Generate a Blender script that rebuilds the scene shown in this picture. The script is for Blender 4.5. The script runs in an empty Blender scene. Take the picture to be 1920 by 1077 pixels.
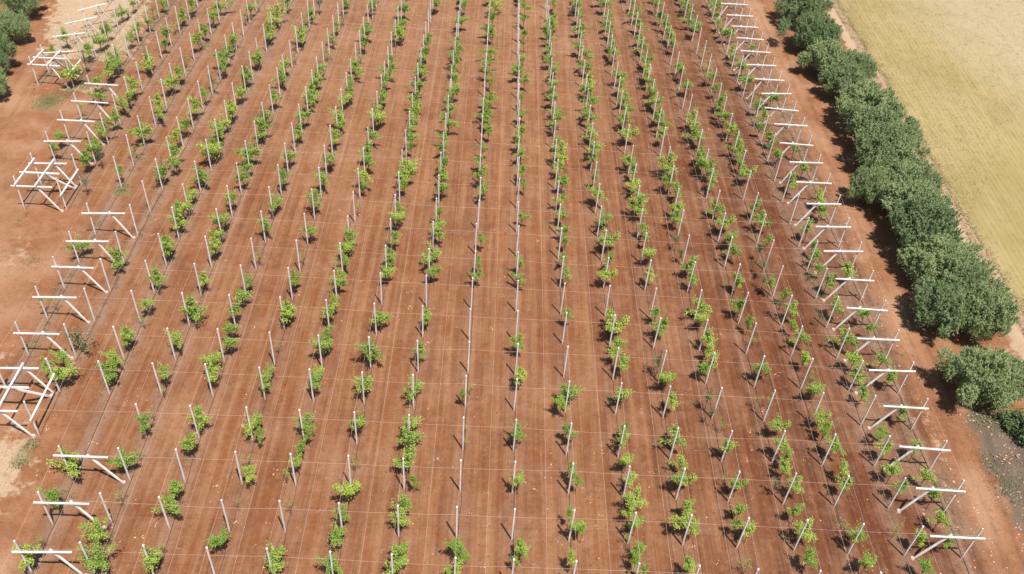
import bpy, bmesh, math, random
import numpy as np
from mathutils import Vector, Matrix, noise

random.seed(7); np.random.seed(7)
S = bpy.context.scene
COL = S.collection
CAM=[1697.7373507932246, 0.726351525092406, 0.03940054936968883, 0.07914907736261624, 69.55532394557379]
PH=4.799
POSTS=[(0,0,-36.01,39.55),(1,0,-31.01,39.76),(2,0,-26.1,39.72),(3,0,-21.07,39.78),(4,0,-16.29,39.93),(5,0,-11.33,39.93),(6,0,-6.37,39.84),(7,0,-1.28,39.81),(8,0,3.48,39.95),(9,0,8.53,40),(10,0,13.69,40.06),(11,0,18.57,40.06),(12,0,23.38,40.06),(13,0,28.56,40.07),(14,0,33.5,40.18),(15,0,38.52,40.27),(16,0,43.55,40.39),(0,1,-36.12,44.19),(1,1,-31.07,44.37),(2,1,-26.18,44.32),(3,1,-21.02,44.28),(4,1,-16.25,44.49),(5,1,-11.27,44.5),(6,1,-6.41,44.55),(7,1,-1.35,44.66),(8,1,3.49,44.66),(9,1,8.54,44.83),(10,1,13.77,44.89),(11,1,18.62,44.89),(12,1,23.47,44.88),(13,1,28.58,44.88),(14,1,33.46,44.82),(15,1,38.53,44.88),(16,1,43.77,44.94),(0,2,-36.22,49.01),(1,2,-31.11,49.09),(2,2,-26.23,49.2),(3,2,-21.12,49.28),(4,2,-16.27,49.39),(5,2,-11.29,49.45),(6,2,-6.42,49.44),(7,2,-1.3,49.54),(8,2,3.46,49.62),(9,2,8.64,49.8),(10,2,13.73,49.7),(11,2,18.64,49.77),(12,2,23.51,49.79),(13,2,28.67,49.79),(14,2,33.51,49.83),(15,2,38.63,49.89),(16,2,43.93,49.84),(-2,3,-46.1,53.64),(-1,3,-41.15,53.82),(1,3,-31.26,54.14),(2,3,-26.33,54.26),(3,3,-21.31,54.33),(4,3,-16.41,54.39),(5,3,-11.43,54.39),(6,3,-6.44,54.39),(7,3,-1.32,54.39),(8,3,3.51,54.5),(9,3,8.6,54.35),(10,3,13.6,54.36),(11,3,18.61,54.38),(12,3,23.63,54.41),(13,3,28.65,54.66),(14,3,33.51,54.52),(15,3,38.68,54.71),(16,3,43.99,54.46),(-2,4,-46.17,58.86),(-1,4,-41.24,59.15),(0,4,-36.38,59.14),(1,4,-31.3,59.28),(2,4,-26.34,59.42),(3,4,-21.22,59.42),(4,4,-16.45,59.47),(5,4,-11.44,59.46),(6,4,-6.52,59.38),(7,4,-1.35,59.66),(8,4,3.51,59.5),(9,4,8.64,59.57),(10,4,13.72,59.67),(11,4,18.54,59.6),(12,4,23.53,59.73),(13,4,28.78,59.73),(14,4,33.61,59.7),(15,4,38.73,59.76),(16,4,43.95,59.65),(-2,5,-46.11,63.75),(-1,5,-41.38,63.88),(0,5,-36.52,63.86),(1,5,-31.34,64.02),(2,5,-26.45,64.23),(3,5,-21.26,64.15),(4,5,-16.38,64.13),(5,5,-11.4,64.19),(6,5,-6.46,64.06),(7,5,-1.31,64.32),(8,5,3.59,64.33),(9,5,8.64,64.35),(10,5,13.81,64.42),(11,5,18.61,64.38),(12,5,23.58,64.43),(13,5,28.72,64.4),(14,5,33.64,64.39),(15,5,38.79,64.45),(16,5,44.06,64.52),(-2,6,-46.23,68.97),(-1,6,-41.34,69.11),(0,6,-36.52,69.16),(1,6,-31.4,69.24),(2,6,-26.48,69.29),(3,6,-21.32,69.37),(4,6,-16.45,69.33),(5,6,-11.42,69.18),(6,6,-6.43,69.18),(7,6,-1.43,69.17),(8,6,3.58,69.17),(9,6,8.64,69.3),(10,6,13.78,69.28),(11,6,18.55,69.26),(12,6,23.59,69.28),(13,6,28.73,69.21),(14,6,33.65,69.14),(15,6,38.72,69.19),(16,6,44.07,69.27),(-2,7,-46.28,73.86),(-1,7,-41.34,73.92),(0,7,-36.55,74),(1,7,-31.4,73.98),(2,7,-26.42,74.09),(3,7,-21.36,74.07),(4,7,-16.39,74.03),(5,7,-11.45,74.03),(6,7,-6.45,74.02),(7,7,-1.44,74.01),(8,7,3.57,74),(9,7,8.59,73.98),(10,7,13.61,73.98),(11,7,18.65,73.98),(12,7,23.69,73.99),(13,7,28.74,74.02),(14,7,33.62,73.92),(15,7,38.78,74.07),(16,7,44.05,74),(-2,8,-46.26,78.19),(-1,8,-41.37,78.62),(0,8,-36.59,78.62),(1,8,-31.45,78.68),(2,8,-26.39,78.73),(3,8,-21.4,78.8),(4,8,-16.47,78.75),(5,8,-11.42,78.71),(6,8,-6.5,78.66),(7,8,-1.35,78.63),(8,8,3.55,78.83),(9,8,8.63,78.53),(10,8,13.71,78.73),(11,8,18.55,78.66),(12,8,23.56,78.84),(13,8,28.78,78.86),(14,8,33.62,78.89),(15,8,38.75,78.94),(16,8,44.08,78.96),(-2,9,-46.27,83.38),(-1,9,-41.4,83.58),(0,9,-36.55,83.52),(1,9,-31.48,83.73),(2,9,-26.4,83.74),(3,9,-21.39,83.79),(4,9,-16.43,83.73),(5,9,-11.42,83.68),(6,9,-6.47,83.62),(7,9,-1.38,83.67),(8,9,3.53,83.65),(9,9,8.56,83.63),(10,9,13.78,83.73),(11,9,18.56,83.65),(12,9,23.58,83.72),(13,9,28.72,83.74),(14,9,33.55,83.63),(15,9,38.81,83.89),(16,9,44.2,84.1),(-4,10,-56.37,87.77),(-3,10,-51.4,87.98),(-1,10,-41.39,88.26),(0,10,-36.58,88.18),(1,10,-31.44,88.3),(2,10,-26.51,88.61),(3,10,-21.44,88.66),(4,10,-16.44,88.48),(5,10,-11.45,88.41),(6,10,-6.46,88.18),(7,10,-1.29,88.29),(8,10,3.51,88.4),(9,10,8.53,88.37),(10,10,13.56,88.35),(11,10,18.54,88.35),(12,10,23.53,88.48),(13,10,28.68,88.48),(14,10,33.62,88.66),(15,10,38.84,88.47),(16,10,43.99,88.81),(-4,11,-56.3,92.73),(-3,11,-51.44,93.06),(-2,11,-46.43,92.98),(-1,11,-41.35,93.09),(0,11,-36.54,93),(1,11,-31.46,93.15),(2,11,-26.45,93.26),(3,11,-21.39,93.19),(4,11,-16.51,93.44),(5,11,-11.44,93.18),(6,11,-6.47,92.93),(7,11,-1.28,93.03),(8,11,3.49,93.2),(9,11,8.51,93.17),(10,11,13.54,93.14),(11,11,18.58,93.12),(12,11,23.51,93.04),(13,11,28.69,93.14),(14,11,33.57,93.15),(15,11,38.81,93.24),(16,11,44.04,93.57),(-4,12,-56.4,97.64),(-3,12,-51.46,98.05),(-2,12,-46.54,97.95),(-1,12,-41.43,98),(0,12,-36.5,97.9),(1,12,-31.51,98.12),(2,12,-26.53,98.14),(3,12,-21.54,98.15),(4,12,-16.55,98.13),(5,12,-11.56,98.11),(6,12,-6.56,98.07),(7,12,-1.55,98.03),(8,12,3.46,97.99),(9,12,8.48,97.95),(10,12,13.51,97.92),(11,12,18.54,97.9),(12,12,23.55,98.06),(13,12,28.6,97.84),(14,12,33.56,97.97),(15,12,38.78,98),(16,12,44.01,98.28),(-4,13,-56.53,102.68),(-3,13,-51.4,102.66),(-2,13,-46.54,102.6),(-1,13,-41.46,102.77),(0,13,-36.61,102.78),(1,13,-31.51,102.94),(2,13,-26.53,102.96),(3,13,-21.55,102.95),(4,13,-16.56,102.93),(5,13,-11.57,102.9),(6,13,-6.58,102.86),(7,13,-1.57,102.81),(8,13,3.44,102.76),(9,13,8.45,102.72),(10,13,13.48,102.68),(11,13,18.56,102.38),(12,13,23.53,102.58),(13,13,28.65,102.47),(14,13,33.66,102.68),(15,13,38.73,102.74),(16,13,43.88,102.76),(-4,14,-56.51,107.46),(-3,14,-51.43,107.54),(-2,14,-46.53,107.41),(-1,14,-41.44,107.57),(0,14,-36.56,107.57),(1,14,-31.51,107.74),(2,14,-26.53,107.75),(3,14,-21.56,107.74),(4,14,-16.57,107.71),(5,14,-11.59,107.67),(6,14,-6.6,107.62),(7,14,-1.6,107.57),(8,14,3.41,107.51),(9,14,8.42,107.46),(10,14,13.44,107.42),(11,14,18.47,107.39),(12,14,23.5,107.37),(13,14,28.55,107.37),(14,14,33.61,107.4),(15,14,38.67,107.45),(16,14,43.74,107.37),(-4,15,-56.44,112.2),(-3,15,-51.41,112.22),(-2,15,-46.48,112.27),(-1,15,-41.36,112.38),(0,15,-36.64,112.35),(1,15,-31.49,112.53),(2,15,-26.53,112.52),(3,15,-21.56,112.5),(4,15,-16.58,112.47),(5,15,-11.6,112.42),(6,15,-6.61,112.36),(7,15,-1.62,112.3),(8,15,3.38,112.24),(9,15,8.38,112.18),(10,15,13.4,112.14),(11,15,18.42,112.1),(12,15,23.45,112.08),(13,15,28.49,112.07),(14,15,33.54,112.1),(15,15,38.61,112.14),(16,15,43.78,112.18),(-6,16,-66.12,116.46),(-5,16,-61.18,116.7),(-3,16,-51.26,116.63),(-2,16,-46.55,116.82),(-1,16,-41.15,116.63),(0,16,-36.43,117.27),(1,16,-31.48,117.28),(2,16,-26.52,117.27),(3,16,-21.55,117.24),(4,16,-16.58,117.2),(5,16,-11.61,117.14),(6,16,-6.63,117.08),(7,16,-1.65,117.01),(8,16,3.35,116.94),(9,16,8.35,116.88),(10,16,13.36,116.82),(11,16,18.37,116.78),(12,16,23.4,116.75),(13,16,28.43,116.75),(14,16,33.48,116.76),(15,16,38.53,116.81),(16,16,43.6,116.53),(-6,17,-65.94,120),(-5,17,-61.17,121.3),(-4,17,-56.17,121.28),(-3,17,-51.26,121.42),(-2,17,-46.42,121.55),(-1,17,-41.32,121.71),(0,17,-36.44,121.68),(1,17,-31.45,121.26),(2,17,-26.5,121.24),(3,17,-21.54,121.2),(4,17,-16.58,121.15),(5,17,-11.62,121.09),(6,17,-6.65,121.01),(7,17,-1.67,120.94),(8,17,3.32,120.87),(9,17,8.31,120.8),(10,17,13.31,120.73),(11,17,18.32,120.69),(12,17,23.34,120.65),(13,17,28.36,120.64),(14,17,33.4,120.65),(15,17,38.45,120.69),(16,17,43.64,121.34),(-6,18,-65.93,125.28),(-5,18,-61.01,125.49),(-4,18,-56.09,125.82),(-3,18,-51.25,126.12),(-2,18,-46.43,126.35),(-1,18,-41.17,126.41),(0,18,-36.36,125.96),(1,18,-31.42,125.95),(2,18,-26.48,125.93),(3,18,-21.53,125.88),(4,18,-16.58,125.82),(5,18,-11.62,125.75),(6,18,-6.66,125.67),(7,18,-1.69,125.59),(8,18,3.29,125.51),(9,18,8.27,125.43),(10,18,13.26,125.36),(11,18,18.26,125.31),(12,18,23.27,125.27),(13,18,28.29,125.25),(14,18,33.32,125.26),(15,18,38.36,125.29),(16,18,43.4,125.56),(-6,19,-65.82,130.01),(-5,19,-60.9,130.22),(-4,19,-56.24,130.79),(-3,19,-51.16,130.65),(-2,19,-46.35,130.87),(-1,19,-41.01,130.58),(0,19,-36.3,130.63),(1,19,-31.38,130.62),(2,19,-26.44,130.58),(3,19,-21.51,130.52),(4,19,-16.57,130.46),(5,19,-11.62,130.38),(6,19,-6.67,130.29),(7,19,-1.71,130.2),(8,19,3.25,130.11),(9,19,8.23,130.03),(10,19,13.21,129.95),(11,19,18.2,129.89),(12,19,23.2,129.85),(13,19,28.21,129.82),(14,19,33.23,129.82),(15,19,38.26,129.85),(16,19,43.17,129.81),(-6,20,-65.68,134.71),(-5,20,-60.78,134.91),(-4,20,-55.69,134.66),(-3,20,-51,134.85),(-2,20,-46.02,134.89),(-1,20,-40.89,135.04),(0,20,-36.24,135.26),(1,20,-31.33,135.24),(2,20,-26.41,135.2),(3,20,-21.48,135.13),(4,20,-16.55,135.05),(5,20,-11.62,134.96),(6,20,-6.68,134.87),(7,20,-1.73,134.77),(8,20,3.22,134.68),(9,20,8.19,134.59),(10,20,13.16,134.5),(11,20,18.14,134.44),(12,20,23.12,134.39),(13,20,28.12,134.36),(14,20,33.13,134.35),(15,20,38.15,134.38),(16,20,43.13,134.46),(-6,21,-65.53,139.37),(-5,21,-60.64,139.56),(-4,21,-55.75,139.69),(-3,21,-50.86,139.79),(-2,21,-45.97,139.84),(-1,21,-41.07,139.87),(0,21,-36.17,139.86),(1,21,-31.27,139.83),(2,21,-26.36,139.77),(3,21,-21.45,139.7),(4,21,-16.53,139.61),(5,21,-11.61,139.51),(6,21,-6.68,139.41),(7,21,-1.75,139.3),(8,21,3.19,139.2),(9,21,8.14,139.1),(10,21,13.1,139.01),(11,21,18.07,138.94),(12,21,23.05,138.88),(13,21,28.03,138.85),(14,21,33.03,138.84),(15,21,38.04,138.86),(16,21,42.99,138.76),(-6,22,-65.36,143.99),(-5,22,-60.49,144.16),(-4,22,-55.61,144.29),(-3,22,-50.74,144.37),(-2,22,-45.86,144.42),(-1,22,-40.97,144.43),(0,22,-36.09,144.41),(1,22,-31.2,144.37),(2,22,-26.31,144.3),(3,22,-21.41,144.22),(4,22,-16.51,144.12),(5,22,-11.6,144.02),(6,22,-6.68,143.91),(7,22,-1.76,143.79),(8,22,3.17,143.68),(9,22,8.1,143.58),(10,22,13.05,143.48),(11,22,18,143.4),(12,22,22.96,143.34),(13,22,27.94,143.29),(14,22,32.92,143.28),(15,22,37.91,143.29),(16,22,42.96,143.47),(-3,23,-50.6,148.91),(-2,23,-45.73,148.94),(-1,23,-40.87,148.94),(0,23,-36,148.92),(1,23,-31.12,148.86),(2,23,-26.25,148.79),(3,23,-21.36,148.7),(4,23,-16.47,148.59),(5,23,-11.58,148.48),(6,23,-6.68,148.36),(7,23,-1.78,148.23),(8,23,3.14,148.11),(9,23,8.06,148),(10,23,12.99,147.9),(11,23,17.93,147.81),(12,23,22.88,147.74),(13,23,27.84,147.69),(14,23,32.81,147.67),(15,23,37.79,147.68),(16,23,42.78,147.55),(3,24,-21.31,153.12),(4,24,-16.44,153.01),(5,24,-11.56,152.88),(6,24,-6.68,152.75),(7,24,-1.79,152.62),(8,24,3.11,152.5),(9,24,8.02,152.38),(10,24,12.93,152.27),(11,24,17.86,152.17),(12,24,22.79,152.09),(13,24,27.73,152.04),(14,24,32.69,152.01),(15,24,37.65,152.01),(16,24,42.63,152.05),(9,25,8.02,157.19),(10,25,12.93,157.08),(11,25,17.86,156.98),(12,25,22.79,156.9),(13,25,27.73,156.85),(14,25,32.69,156.82),(15,25,37.65,156.82),(16,25,42.63,156.86),(15,26,37.65,161.63),(16,26,42.63,161.67)]
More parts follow.
